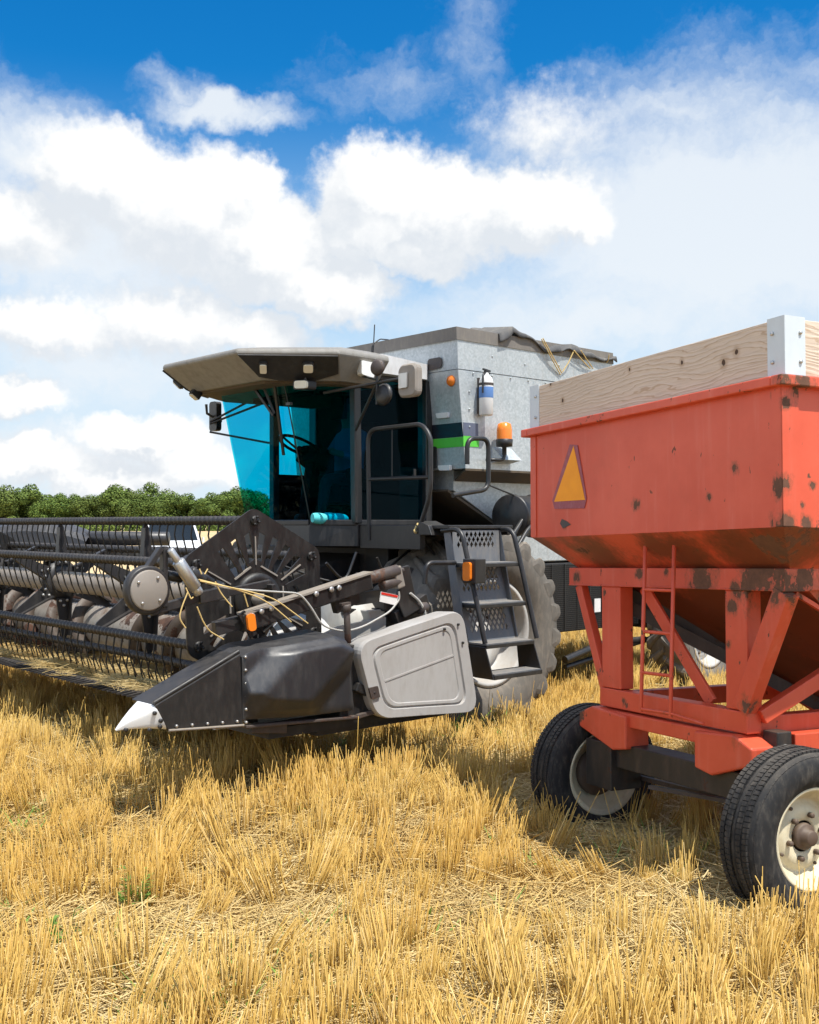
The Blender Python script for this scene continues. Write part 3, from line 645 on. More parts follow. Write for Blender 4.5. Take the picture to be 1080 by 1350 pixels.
c = cu(595, 502, -.118); MB().lathe([(1e-4, .022), (.045, .018), (.052, 0)], c, (1, 0, 0), 20).build('amber_reflector', M['orange'], binb)
for (x, y) in ((585, 548), (588, 617)):
    c = cu(x, y, -.150 if y < 600 else -.19); MB().prism(rloop([c + V((0, a, b)) for a, b in ((-.06, -.022), (.08, -.025), (.08, .025), (-.08, .025))], .012), (.03, 0, 0)).build('clearance_lamp', M['stickerwhite'], binb)
c = cu(572, 603, -.178); MB().prism(rloop([c + V((0, a, b)) for a, b in ((-.06, -.1), (.04, -.1), (.04, .1), (-.06, .1))], .02), (.012, 0, 0)).build('vent_box', M['black'], binb)
c = cu(573, 480, -.096); MB().prism(rloop([c + V((0, a, b)) for a, b in ((-.09, -.055), (.10, -.045), (.10, .055), (-.09, .055))], .04), (.006, 0, 0)).build('sight_window', M['rustbrown'], binb)
rv = MB()
for (u, z) in [(-.25 * k - .3, 3.17) for k in range(8)] + [(-.25, 2.36 + .16 * k) for k in range(5)] + [(-.55, 3.35), (-1.0, 3.32), (-1.5, 3.36), (-1.95, 3.33)]:
    rv.cyl((u, bh, z), (u, bh + .012, z), .009, 6)
each(rv, 'rivet', M['galv'], binb)
# beacon on its bracket box
A = cv(648, 590, bh); Bq = cv(672, 612, bh)
bx = MB().loft([[V((A.x, bh, A.z)), V((Bq.x, bh, A.z)), V((Bq.x, bh, Bq.z)), V((A.x, bh, Bq.z))], [V((A.x, bh + .02, A.z)), V((Bq.x, bh + .02, A.z)), V((Bq.x - .03, bh + .13, Bq.z + .03)), V((A.x - .03, bh + .13, Bq.z + .03))]]).build('beacon_bracket', M['galv'], comb, .004)
c = cv(665, 571, bh + .12); bl = MB().lathe([(.022, -.2), (.022, -.13), (.075, -.125), (.08, -.06), (.07, -.055)], c, (0, 0, 1), 20); bl.tube(fillet([c - V((0, 0, .13)), c - V((0, 0, .25)), c - V((-.13, 0.02, .25)), c - V((-.16, .08, .25))], .05), .016, 8)
bl = bl.build('beacon', M['black'], comb)
MB().lathe([(.072, -.06), (.072, .03), (.06, .085), (.03, .098), (1e-4, .10)], c, (0, 0, 1), 20).build('beacon_lens', M['orange'], bl)
# drum, side screen, lower pipes
MB().lathe([(1e-4, 0), (.19, 0), (.2, .01), (.205, .03), (.19, .04), (.19, .42), (.21, .43), (.21, .47), (1e-4, .475)], cv(672, 680, 1.42), (-.95, -.2, 0), 28).build('air_cleaner', M['black'], comb)
MB().tube(fillet([cv(745, 660, 1.5), cv(700, 668, 1.5), cv(672, 712, 1.6)], .2), .022, 8).tube(fillet([cv(740, 690, 1.55), cv(700, 690, 1.6), cv(683, 720, 1.65)], .2), .02, 8).build('handrail', M['black'], comb)
g = MB(); g.box((-3.0, 1.08, .70), (-1.28, 1.16, 1.40)); scr = g.build('side_screen', M['blackdeep'], comb, .01)
g = MB()
for k in range(34): g.bar((-2.98, 1.165, .72 + k * .02), (-1.30, 1.165, .72 + k * .02), .006, .006)
for k in range(9): g.bar((-1.35 - k * .2, 1.168, .71), (-1.35 - k * .2, 1.168, 1.39), .008, .008, (1, 0, 0))
g.build('screen_wires', M['black'], scr)
c = cv(787, 798, 1.17); MB().prism([c + V((a, 0, b)) for a, b in ((-.05, -.07), (.05, -.07), (.05, .07), (-.05, .07))], (0, .01, 0)).build('sticker', M['stickerwhite'], scr)
MB().box((-2.9, 1.05, 1.42), (-1.0, 1.14, 1.78)).build('side_cover', M['galv'], comb, .01)
lpx = MB().tube([cv(745, 870, 1.2), cv(790, 850, 1.2), cv(850, 843, 1.2)], .04, 8).tube([cv(745, 880, 1.15), cv(800, 862, 1.15)], .03, 8).tube([cv(880, 835, 1.2), cv(830, 850, 1.2)], .03, 8)
lpx.build('drive_pipes', M['black'], comb)

# landing, railing, ladder
MB().box((-.1, .87, 1.755), (.66, 1.98, 1.785)).box((.62, .87, 1.58), (.68, 1.66, 1.785)).box((-.1, .87, 1.70), (-.06, 1.95, 1.754)).build('landing', M['black'], comb, .006)
rl = MB(); q = [cu(x, y, .68) for x, y in ((487, 712), (485, 567), (556, 559), (568, 575), (568, 650), (553, 697))]
rl.tube(fillet(q, .12), .02, 10); rl.tube([cu(485, 632, .68), cu(566, 629, .68)], .016, 8); rl.tube([cu(517, 566, .68), cu(517, 631, .68)], .005, 6); rl.build('landing_rail', M['black'], comb)
rl = MB(); q = [cv(x, y, 1.8) for x, y in ((616, 612), (616, 578), (644, 578), (644, 645), (597, 653))]; rl.tube(fillet(q, .09), .021, 10); rl.tube([cv(646, 640, 1.8), cv(690, 658, 1.3)], .008, 6); rl.build('hand_rail', M['black'], comb)
U0, U1 = .055, .62
lev = [(2.0, 1.75), (2.09, 1.475), (2.175, 1.155), (2.265, .845), (2.35, .615)]
lad = MB(); bk = []
steps_ = lev[1:4]
v, z = lev[4]; lad.box((U0, v - .12, z - .035), (U1, v + .10, z))
for u in (U0, U1): lad.prism([V((u, 2.17, .83)), V((u, 2.36, .83)), V((u, 2.45, .585)), V((u, 2.20, .585))], (.012, 0, 0))
ladder = lad.build('ladder', M['black'], comb, .004)
for v, z in steps_: MB().box((U0, v - .10, z - .03), (U1, v + .10, z)).build('step', M['black'], ladder, .004)
tr = MB()
for (v, z) in lev[1:]: tr.box((U0 + .015, v - .11, z), (U1 - .012, v + .09, z + .008))
each(tr, 'tread_surface', M['treadgrey'], ladder)
for k in range(3):   # perforated risers between the steps
    (va, za), (vb, zb) = lev[k], lev[k + 1]; va -= .1 if k else .03; vb -= .105; h_ = za - zb - .03; holes = []; rows = 5 if k else 3
    for r in range(rows):
        for c in range(9 - (r % 2)):
            x = .08 + .05 * c + (.025 if r % 2 else 0); y = h_ - .035 - r * .038
            holes.append([(x - .019, y), (x, y - .027), (x + .019, y), (x, y + .027)])
    def t3(x, y, t, va=va, vb=vb, za=za, zb=zb, h_=h_): s = y / h_; return V((U0 + .01 + x, vb + (va - vb) * s - t, zb + .005 + (za - zb - .01) * s))
    plate([(0, 0), (U1 - U0 - .02, 0), (U1 - U0 - .02, h_), (0, h_)], holes, t3, .006).build('riser', M['treadgrey'], ladder)
sp = MB()
for u in (U0 - .012, U1 + .012): sp.prism([V((u, 1.9, 1.75)), V((u, 1.97, 1.75)), V((u, 2.17, .86)), V((u, 2.06, .86))], (.012, 0, 0))
sp.build('stringer', M['treadgrey'], ladder)
for u, top in ((U1 + .02, [(572, 696), (600, 700)]), (U0 - .02, [(665, 695), (676, 700)])):
    a = V((u, 1.88, 1.74)); q = [a, V((u, 2.10, 1.76)), V((u, 2.20, 1.44)), V((u, 2.37, .86))]
    MB().tube(fillet(q, .14, 8), .021, 10).build('ladder_rail', M['black'], ladder)
MB().tube(fillet([cv(560, 770, 2.1), cv(562, 742, 2.1), cv(600, 742, 2.1)], .07), .02, 8).build('grab_rail', M['black'], ladder)
c = V((U1 + .03, 2.26, 1.42)); ml = MB().box((c.x - .06, c.y - .07, c.z - .09), (c.x + .06, c.y + .07, c.z + .10)).build('marker_lamp', M['black'], comb, .006)
MB().prism(rloop([V((c.x + .061, c.y - .045 + a, b + c.z)) for a, b in ((0, -.07), (.08, -.07), (.08, .075), (0, .075))], .025), (.025, 0, 0)).build('amber_lens', M['orange'], ml)
p = cu(570, 696, .6); MB().hexa([p + V(q) for q in ((-.1, -.06, -.06), (.1, -.06, -.06), (.1, .1, -.06), (-.1, .1, -.06), (-.1, -.06, .06), (.1, -.06, .06), (.1, .06, .02), (-.1, .06, .02))]).build('hinge_bracket', M['black'], comb, .006)
MB().tube(fillet([cv(553, 697, 1.6), cv(548, 703, 1.62), cv(546, 700, 1.62), cv(551, 690, 1.6)], .03), .008, 6).build('yellow_strap', M['twine'], comb)

# things on the combine
fe = thing('fire_extinguisher', 'white fire extinguisher strapped to the galvanised bin side', 'fire extinguisher', MC @ Matrix.Translation(cv(641, 548, bh + .075)))
MB().lathe([(1e-4, 0), (.055, 0), (.065, .012), (.065, .31), (.055, .345), (.03, .365), (.022, .37), (.022, .39), (1e-4, .39)], (0, 0, 0), (0, 0, 1), 24).build('bottle', M['extwhite'], fe)
MB().lathe([(.0655, .16), (.0665, .165), (.0665, .255), (.0655, .26)], (0, 0, 0), (0, 0, 1), 24).build('label_wrap', M['blue'], fe)
MB().bar((-.05, 0, .41), (.05, .01, .42), .02, .015).bar((0, 0, .38), (0, 0, .41), .03, .03, (1, 0, 0)).bar((-.05, .0, .39), (.03, .01, .395), .016, .012).tube(fillet([(.02, 0, .39), (.07, .03, .37), (.075, .03, .2)], .05), .009, 6).build('valve', M['black'], fe)
MB().lathe([(.066, .275), (.069, .278), (.069, .295), (.066, .298)], (0, 0, 0), (0, 0, 1), 24).box((-.03, -.085, .27), (.03, -.055, .30)).box((-.04, -.08, .02), (.04, -.06, .35)).build('strap', M['rustbrown'], fe)

def build_tarp():
    t = thing('tarpaulin', 'crumpled grey tarpaulin roped over the rear of the bin top', 'tarpaulin', MC)
    mb = MB(); N, K = 40, 26; vs = []
    for i in range(N):
        u = -.62 - 1.76 * i / (N - 1)
        for k in range(K):
            s = k / (K - 1); v = bh + .07 - s * 2.6
            z = 3.578 + .03 * noise.noise(V((u * 3, v * 2, 2))) + .045 * noise.noise(V((u * 6, v * 5, 9)))
            hump = math.exp(-((u + .86) / .22) ** 2) * .15 + .045 * math.exp(-((u + 1.6) / .3) ** 2)
            z += hump * (1 - .5 * s)
            if k < 4: z -= (.115 + .05 * noise.noise(V((u * 4, 1, 3))) + (.04 if i < 4 else 0)) * (1 - k / 4) ** .8; v = bh + .045 + .02 * noise.noise(V((u * 5, 2, 7))) - (k / 4) * .03 if k < 3 else v
            if k > K - 4: z -= .12
            vs.append(V((u, v, z)))
    mb.add(vs, [(i * K + k, i * K + k + 1, (i + 1) * K + k + 1, (i + 1) * K + k) for i in range(N - 1) for k in range(K - 1)], True)
    o = mb.build('cover', M['tarp'], t); so_ = o.modifiers.new('thick', 'SOLIDIFY'); so_.thickness = .012
    r = MB()
    for a, b in (((714, 447), (739, 494)), ((716, 446), (741, 492)), ((757, 462), (778, 486)), ((756, 464), (742, 490)), ((803, 468), (800, 478)), ((766, 462), (782, 486))):
        p0, p1 = cv(*a, bh + .06), cv(*b, bh + .02); r.tube([p0, p0.lerp(p1, .5) + V((0, .005, -.01)), p1], .006, 5)
    each(r, 'rope', M['twine'], t)
build_tarp()

tw = thing('rolled_towel', 'turquoise rolled cloth lying inside the cab window at floor level', 'towel', MC)
a, b = cv(412, 686, .60), cv(458, 685, .60); pts = [a.lerp(b, k / 10) + V((0, .01 * math.sin(k), .006 * math.sin(k * 1.7))) for k in range(11)]
for q in pts: q.z = 1.845 + .004 * math.sin(q.x * 40)
MB().tube(pts, [.04, .05, .05, .048, .05, .052, .05, .05, .042, .034, .02], 12).build('cloth_roll', M['towel'], tw)

def build_person():
    p = thing('person', 'person in a blue shirt sitting at the wheel inside the cab', 'person', MC)
    me = bpy.data.meshes.new('body')
    J_ = {'pel': (.12, 0, 2.22, .15), 'wai': (.08, 0, 2.40, .14), 'che': (.07, 0, 2.60, .15), 'nec': (.09, 0, 2.74, .06), 'hea': (.12, 0, 2.86, .095), 'top': (.12, 0, 2.95, .07),
          'shl': (.07, .18, 2.64, .07), 'ell': (.2, .25, 2.42, .045), 'wrl': (.40, .16, 2.47, .032), 'hal': (.46, .14, 2.50, .035), 'shr': (.07, -.18, 2.64, .07), 'elr': (.2, -.25, 2.42, .045), 'wrr': (.40, -.16, 2.47, .032), 'har': (.46, -.14, 2.5, .035),
          'hil': (.18, .1, 2.2, .09), 'knl': (.5, .14, 2.22, .065), 'anl': (.55, .14, 1.88, .04), 'tol': (.66, .14, 1.84, .035), 'hir': (.18, -.1, 2.2, .09), 'knr': (.5, -.14, 2.22, .065), 'anr': (.55, -.14, 1.88, .04), 'tor': (.66, -.14, 1.84, .035)}
    ks = list(J_); E_ = [('pel', 'wai'), ('wai', 'che'), ('che', 'nec'), ('nec', 'hea'), ('hea', 'top'), ('che', 'shl'), ('shl', 'ell'), ('ell', 'wrl'), ('wrl', 'hal'), ('che', 'shr'), ('shr', 'elr'), ('elr', 'wrr'), ('wrr', 'har'),
                         ('pel', 'hil'), ('hil', 'knl'), ('knl', 'anl'), ('anl', 'tol'), ('pel', 'hir'), ('hir', 'knr'), ('knr', 'anr'), ('anr', 'tor')]
    me.from_pydata([J_[k][:3] for k in ks], [(ks.index(a), ks.index(b)) for a, b in E_], [])
    me.materials.clear(); ob = bpy.data.objects.new('body', me); COL.objects.link(ob); ob.parent = p; ob.modifiers.new('skin', 'SKIN')
    for i, k in enumerate(ks): me.skin_vertices[0].data[i].radius = (J_[k][3],) * 2
    me.skin_vertices[0].data[0].use_root = True
    m, w, b_, out = mat('person_clothes_and_skin'); o = ocoord(w); s = w.node('ShaderNodeSeparateXYZ'); w.l.new(o, s.inputs[0])
    skin = w.math('MAXIMUM', w.step(s.outputs[2], 2.72, 2.73), w.step(s.outputs[0], .34, .345)); legs = w.step(s.outputs[2], 2.31, 2.32, 1.0, 0.0)
    c = w.mix(skin, (.025, .06, .12, 1), (.09, .05, .035, 1)); w.put(b_.inputs['Base Color'], w.mix(legs, c, (.004, .0045, .006, 1))); b_.inputs['Roughness'].default_value = .9
    me.materials.append(m); sd = ob.modifiers.new('sub', 'SUBSURF'); sd.levels = sd.render_levels = 2
    MB().lathe([(.105, -.02), (.108, .03), (.09, .075), (.04, .095), (1e-4, .10)], (.12, 0, 2.90), (0, 0, 1), 20).prism(rloop([V((.2, -.07, 2.9)), V((.2, .07, 2.9)), V((.31, .05, 2.885)), V((.31, -.05, 2.885))], .03), (0, 0, .012)).build('cap', M['cloth'], p)
build_person()
# ------------------------------------------------------------------ grain header (same frame as the combine)
hd = thing('grain_header', 'wide black grain header with spiral bats and tines on the front of the combine', 'grain header', MC)
XU, XZ, VE = 2.86, 1.318, 2.5           # reel axis, reel end
VMIN = -2.9
# frame, back sheet, pan
MB().box((1.93, VMIN, .58), (1.98, 2.62, 1.16)).box((1.88, VMIN, 1.12), (2.03, 2.62, 1.21)).box((1.85, VMIN, .52), (2.0, 2.62, .60)).build('back_sheet', M['whitesheet'], hd, .008)
MB().prism([V((1.97, VMIN, .60)), V((2.2, VMIN, .55)), V((2.6, VMIN, .56)), V((2.96, VMIN, .585)), V((2.96, VMIN, .565)), V((2.6, VMIN, .54)), V((2.2, VMIN, .53)), V((1.97, VMIN, .58))], (0, 2.62 - VMIN, 0)).build('floor_pan', M['pan'], hd)
cb = MB().box((2.95, VMIN, .572), (3.03, 2.66, .60))
k = VMIN
while k < 2.64:
    cb.hexa([(3.02, k - .016, .575), (3.02, k + .016, .575), (3.02, k + .016, .605), (3.02, k - .016, .605), (3.13, k - .004, .582), (3.13, k + .004, .582), (3.13, k + .004, .592), (3.13, k - .004, .592)]); k += .0762
cb.build('cutter_bar', M['reel'], hd)
# auger
au = MB().cyl((2.42, VMIN + .1, .90), (2.42, 2.5, .90), .19, 28).build('auger', M['auger'], hd)
for sgn in (-1, 1):
    f = MB(); vs = []; n = 150; v0, v1 = (.45, 2.48) if sgn > 0 else (VMIN + .15, -.45)
    for i in range(n + 1):
        t = i / n; v = v0 + (v1 - v0) * t; a = sgn * (v * 2 * math.pi / .52)
        for r, o_ in ((.18, 0), (.30, 0), (.30, .008), (.18, .008)): vs.append((2.42 + r * math.cos(a), v + o_, .90 + r * math.sin(a)))
    f.add(vs, [(i * 4 + j, i * 4 + (j + 1) % 4, (i + 1) * 4 + (j + 1) % 4, (i + 1) * 4 + j) for i in range(n) for j in range(4)], True)
    f.build('auger_flight', M['flight'], au)
MB().lathe([(.19, 0), (.31, .0), (.31, .02), (.19, .02)], (2.42, 2.36, .90), (0, 1, 0), 36).build('end_flight', M['white'], au)
es = MB().prism([V((1.9, 2.62, .56)), V((3.25, 2.62, .56)), V((3.2, 2.62, .80)), V((2.8, 2.62, .96)), V((2.3, 2.62, 1.12)), V((1.9, 2.62, 1.16))], (0, .03, 0)).build('end_sheet', M['whitesheet'], hd)
# reel
rt = MB(); rt.lathe([(.045, 0), (.085, .05), (.085, 4.95), (.045, 5.0)], (XU, -2.6, XZ), (0, 1, 0), 20); rt.cyl((XU, -2.7, XZ), (XU, 2.66, XZ), .04, 12)
rt.build('reel_tube', M['tubegrey'], hd)
ANG = [R(88 + 60 * k) for k in range(6)]; RR = .50
def bp(k, v, r=RR): return V((XU + r * math.cos(ANG[k]), v, XZ + r * math.sin(ANG[k])))
TV = [-2.5 + .112 * i for i in range(44)]
tine_me = None
for k in range(6):
    pts = []; rs = []; v = -2.56; i = 0
    while v < 2.47:
        for dv, r in ((0, .021), (.012, .031), (.026, .033), (.038, .021)):
            pts.append(bp(k, v + dv)); rs.append(r)
        v += .056
    bm_ = MB().tube(pts, rs, 9); bat = bm_.build('reel_bat', M['reel'], hd)
    near = k in (1, 2)
    rest = MB()
    for v in TV:
        for dv in (0, .05):
            p = bp(k, v + dv + .0)
            q = [p + V((0, 0, -.02)), p + V((.012, 0, -.10)), p + V((-.015, 0, -.20)), p + V((-.05, 0, -.275))]
            if near and dv == 0:
                if tine_me is None:
                    o = MB().tube([x - p for x in q], [.0065, .006, .0055, .004], 5).build('tine', M['tine'], bat); tine_me = o.data
                else:
                    o = bpy.data.objects.new('tine', tine_me); COL.objects.link(o); o.parent = bat
                o.location = p
            elif not near and dv == 0: rest.tube(q, [.0065, .006, .0055, .004], 5)
    if not near: tag(rest.build('tines', M['tine'], bat), kind='stuff')
# spiders: hub plates with six arms
for v in (1.08, -.38, -1.85):
    s = MB(); s.lathe([(.08, -.03), (.17, -.03), (.17, .0), (.08, .0)], (XU, v, XZ), (0, 1, 0), 12)
    for k in range(6):
        d = V((math.cos(ANG[k]), 0, math.sin(ANG[k]))); t = V((-d.z, 0, d.x)); c0 = V((XU, v, XZ))
        s.prism([c0 + d * .14 - t * .06, c0 + d * .14 + t * .06, c0 + d * .45 + t * .025, c0 + d * .50, c0 + d * .45 - t * .025], (0, .012, 0))
        s.prism([c0 + d * .14 - t * .06, c0 + d * .14 - t * .048, c0 + d * .45 - t * .018, c0 + d * .45 - t * .03], (0, .06, 0))
    sp_ = s.build('reel_spider', M['reel'], hd)
    b = MB()
    for k in range(6):
        for rr_, tt in ((.16, -.03), (.16, .03), (.2, 0)):
            d = V((math.cos(ANG[k]), 0, math.sin(ANG[k]))); t = V((-d.z, 0, d.x)); p = V((XU, v, XZ)) + d * rr_ + t * tt; b.cyl(p + V((0, .01, 0)), p + V((0, .03, 0)), .012, 6)
    each(b, 'hex_bolt', M['steel'], sp_)
# hexagonal end plate with slots
def hexplate(v, sgn):
    cor = [(.585 * math.cos(a), .585 * math.sin(a)) for a in ANG]; outer = []
    for i in range(6):
        a, b, c = [V((*cor[(i + j) % 6], 0)) for j in (-1, 0, 1)]; d1 = (a - b).normalized(); d2 = (c - b).normalized()
        for t in (0, .25, .5, .75, 1): p = (b + d1 * .05) * (1 - t) ** 2 + b * 2 * t * (1 - t) + (b + d2 * .05) * t * t; outer.append((p.x, p.y))
    holes = []
    for k in range(6):
        am = ANG[k] + R(30)
        for j, (r0, r1, off) in enumerate(((.225, .39, -.100), (.205, .41, -.034), (.205, .41, .034), (.225, .39, .100))):
            d = V((math.cos(am), math.sin(am))); t = V((-d.y, d.x)); w_ = .023
            sl_ = off * .6
            pts = []
            for rr_, ww, o2 in ((r0, -w_, off), (r0, w_, off), (r1, w_, off + sl_), (r1, -w_, off + sl_)): pts.append(d * rr_ + t * (o2 + ww))
            if (k + j) % 7 != 5: holes.append([(p.x, p.y) for p in pts])
    pl = plate(outer, holes, lambda x, y, t: V((XU + x, v + t * sgn, XZ + y)), .012).build('reel_end_plate', M['hex'], hd)
    b = MB()
    for k in range(6):
        p = V((XU, v, XZ)) + V((math.cos(ANG[k]), 0, math.sin(ANG[k]))) * .5
        b.cyl(p + V((0, .01, 0)), p + V((0, .03, 0)), .032, 8)
        for q in range(4):
            a = q * math.pi / 2 + .4; pp = p + V((.025 * math.cos(a), .03, .025 * math.sin(a))); b.cyl(pp, pp + V((0, .012, 0)), .009, 6)
    each(b, 'hex_bolt', M['hex'], pl)
    rb = MB()
    for k in range(6):
        d = V((math.cos(ANG[k]), 0, math.sin(ANG[k]))); c0 = V((XU, v + .012, XZ)); rb.bar(c0 + d * .22, c0 + d * .40, .008, .016, (0, 1, 0))
        d2 = V((math.cos(ANG[k] + .52), 0, math.sin(ANG[k] + .52))); t2 = V((-d2.z, 0, d2.x)); rb.bar(c0 + d2 * .20 - t2 * .07, c0 + d2 * .20 + t2 * .07, .010, .02, (0, 1, 0))
    rb.build('plate_ribs', M['tubegrey'], pl)
    MB().lathe([(.10, .012), (.10, .04), (.13, .045), (.165, .045), (.17, .012)], (XU, v, XZ), (0, 1, 0), 32).build('bearing_ring', M['hex'], pl)
hexplate(VE, 1); hexplate(-2.585, -1)
MB().prism([V((1.88, -2.95, .54)), V((3.3, -2.95, .56)), V((3.9, -2.95, .66)), V((3.2, -2.95, .92)), V((2.4, -2.95, 1.14)), V((1.88, -2.95, 1.18))], (0, -.22, 0)).build('divider_side', M['black'], hd, .02)
ft = [V((3.86, -2.97, .60)), V((3.86, -3.15, .60)), V((3.78, -3.15, .72)), V((3.78, -2.97, .72))]
MB().loft([ft, [q.lerp(V((4.15, -3.06, .64)), .6) for q in ft], [q.lerp(V((4.15, -3.06, .64)), .94) for q in ft]]).build('divider_snout', M['white'], hd, .01)
# disc with bracket and damper on the arm ahead of the reel
v = 2.72
c = cv(195, 778, v); dm = MB().lathe([(1e-4, -.035), (.14, -.035), (.14, .0), (.13, .012), (1e-4, .012)], c, (0, 1, 0), 32)
T = cv(216, 722, v); br = [(178, 783), (184, 762), (208, 722), (214, 718), (221, 722), (220, 790), (204, 800)]
hub = dm.build('drive_housing', M['reel'], hd, .004)
MB().lathe([(.115, .011), (.115, .02), (.108, .024), (1e-4, .024)], c, (0, 1, 0), 36).build('drive_cover', M['tubegrey'], hub)
b = MB()
for a in (.6, 2.2, 3.9, 5.3): p = c + V((.085 * math.cos(a), .022, .085 * math.sin(a))); b.cyl(p, p + V((0, .012, 0)), .009, 6)
each(b, 'hex_bolt', M['steel'], hub)
MB().bar(cv(184, 764, v - .02), cv(212, 722, v - .02), .03, .045, (0, 1, 0)).bar(cv(216, 720, v - .02), cv(216, 800, v - .02), .03, .05, (0, 1, 0)).build('drive_bracket', M['reel'], hub, .004)
k1, k2, k3 = cv(224, 724, v + .03), cv(243, 752, v + .03), cv(263, 783, v + .03)
MB().cyl(k1, k2, .022, 14).cyl(k1.lerp(k2, .55), k3.lerp(k2, .25), .038, 18).cyl(k3.lerp(k2, .3), k3, .03, 16).build('hydraulic_damper', M['steel'], hd)
MB().cyl(cv(250, 752, v), cv(268, 766, v), .035, 12).cyl(cv(262, 757, v), cv(280, 768, v), .025, 12).cyl(cv(219, 758, v - .05), cv(240, 762, v - .05), .03, 12).build('hose_fitting', M['black'], hd)
# reel arm and slide
v = 2.70
MB().bar(cv(198, 806, v), cv(268, 786, v), .03, .055).bar(cv(262, 788, v + .01), cv(300, 780, v + .01), .045, .075).bar(cv(295, 782, v), cv(356, 769, v), .03, .05).build('slide_rod', M['reel'], hd, .006)
MB().bar(cv(355, 770, v + .02), cv(358, 792, v + .02), .03, .10, (0, 1, 0)).build('slide_bracket', M['reel'], hd, .004)
MB().bar(cv(282, 829, 2.74), cv(326, 818, 2.74), .05, .085).build('inner_arm', M['reel'], hd, .006)
a0, a1 = cv(318, 822, 2.78), cv(486, 766, 2.78)
arm = MB().bar(a0, a1, .08, .105).build('reel_arm', M['black'], hd, .008)
MB().bar(a0 + V((0, .0, .058)), a1 + V((0, 0, .058)), .10, .012).build('arm_edge', M['tubegrey'], arm)
MB().bar(cv(440, 800, 2.76), cv(470, 785, 2.76), .05, .09).bar(cv(466, 790, 2.74), cv(500, 785, 2.7), .05, .08).build('arm_web', M['black'], arm)
b = MB()
for (x, y) in ((416, 783), (446, 775), (436, 777), (357, 802), (344, 806), (332, 812)): p = cv(x, y, 2.825); b.cyl(p, p + V((0, .018, 0)), .018, 8)
each(b, 'hex_bolt', M['steel'], arm)
p = cv(330, 820, 2.825); MB().prism(rloop([p + V((a, 0, b_)) for a, b_ in ((-.035, -.05), (.02, -.055), (.035, .045), (-.02, .055))], .025), (.0, .02, 0)).build('amber_reflector', M['orange'], arm)
MB().bar(cv(318, 808, 2.8), cv(334, 838, 2.8), .05, .02, (0, 1, 0)).build('reflector_plate', M['black'], arm)
MB().cyl(cv(482, 764, 2.76), cv(524, 752, 2.74), .042, 16).cyl(cv(503, 772, 2.76), cv(526, 766, 2.74), .035, 14).build('lift_cylinder', M['rustbrown'], hd)
MB().bar(cv(520, 747, 2.74), cv(526, 775, 2.74), .07, .07, (0, 1, 0)).build('cylinder_clamp', M['tubegrey'], hd, .01)
MB().prism([cv(x, y, 2.70) for x, y in ((528, 747), (536, 745), (546, 792), (552, 802), (530, 815), (520, 790))], (0, .03, 0)).bar(cv(518, 815, 2.66), cv(560, 790, 2.66), .08, .09).bar(cv(452, 806, 2.5), cv(524, 812, 2.5), .04, .05).bar(cv(497, 790, 2.55), cv(497, 815, 2.5), .03, .03, (0, 1, 0)).build('arm_post', M['black'], hd, .006)
MB().cyl(cv(553, 803, 2.72), cv(560, 800, 2.68), .04, 12).cyl(cv(530, 752, 2.735), cv(530, 752, 2.75), .02, 8).build('pivot_pin', M['rustbrown'], hd)
p = cv(511, 789, 2.70); st = MB().prism([cv(502, 780, 2.83), cv(525, 785, 2.83), cv(521, 798, 2.83), cv(500, 793, 2.83)], (0, .006, 0)).build('warning_label', M['stickerwhite'], hd)
MB().prism([cv(503, 780.5, 2.837), cv(524.5, 785, 2.837), cv(524, 788, 2.837), cv(502.5, 783.5, 2.837)], (0, .002, 0)).build('label_band', M['redlens'], st)
MB().cyl(cv(457, 800, 2.86), cv(459, 848, 2.86), .022, 10).cyl(cv(456, 797, 2.86), cv(457, 806, 2.86), .034, 10).bar(cv(449, 797, 2.86), cv(461, 795, 2.86), .03, .015).build('prop_stand', M['rustbrown'], hd)
MB().lathe([(.05, -.05), (.26, 0), (.30, .05), (.30, .30), (.2, .42), (.12, .44)], cv(430, 835, 2.25), (-.9, .3, 0), 28).build('divider_cone', M['whitesheet'], hd)
MB().box((1.62, 2.3, 1.20), (1.92, 2.66, 1.30)).box((1.5, 2.1, 1.05), (1.95, 2.6, 1.22)).build('drive_box', M['black'], hd, .01)
# divider: white snout, black side, moulded cover, grey shield
V0, V1 = 2.62, 2.92
def dv(x, y, v=V1): return cv(x, y, v)
tipp = [dv(153, 963), dv(158, 957), dv(205, 930), dv(222, 962), dv(180, 968)]
tp = cv(150, 964, 2.82)
mb = MB(); back = [dv(205, 930), dv(222, 963), V((dv(222, 963).x, V0 + .05, dv(222, 963).z)), V((dv(205, 930).x, V0 + .06, dv(205, 930).z))]
L0 = rloop(back, .05, 4); ctr = tp
mb.loft([L0] + [[q.lerp(ctr, t) * 1.0 + V((0, 0, s_)) for q in L0] for t, s_ in ((.35, .008), (.65, .008), (.85, .004), (.95, 0))], True, True)
snout = mb.build('divider_snout', M['white'], hd)
b = MB()
for (x, y) in ((203, 940), (211, 950), (210, 958), (196, 962), (165, 962)): p = dv(x, y, V1 - .01); b.cyl(p, p + V((0, .018, 0)), .012, 8)
each(b, 'hex_bolt', M['black'], snout)
a_, b_, c_, d_ = dv(205, 930), dv(318, 862), dv(321, 956), dv(222, 963)
mb = MB(); mb.hexa([V((q.x, vv, q.z)) for vv in (V0 + .02, V1 - .004) for q in (d_, c_, b_, a_)])
div = mb.build('divider_side', M['black'], hd, .006)
MB().tube([V((a_.x, V1 - .02, a_.z + .01)), V((a_.x * .4 + b_.x * .6, V1 - .02, a_.z * .4 + b_.z * .6 + .012)), V((b_.x, V1 - .03, b_.z + .01))], .015, 10).build('divider_rail', M['hex'], hd)
MB().tube([d_ + V((0, .005, 0)), c_ + V((0, .005, .0))], .008, 6).build('bottom_seam', M['tubegrey'], div)
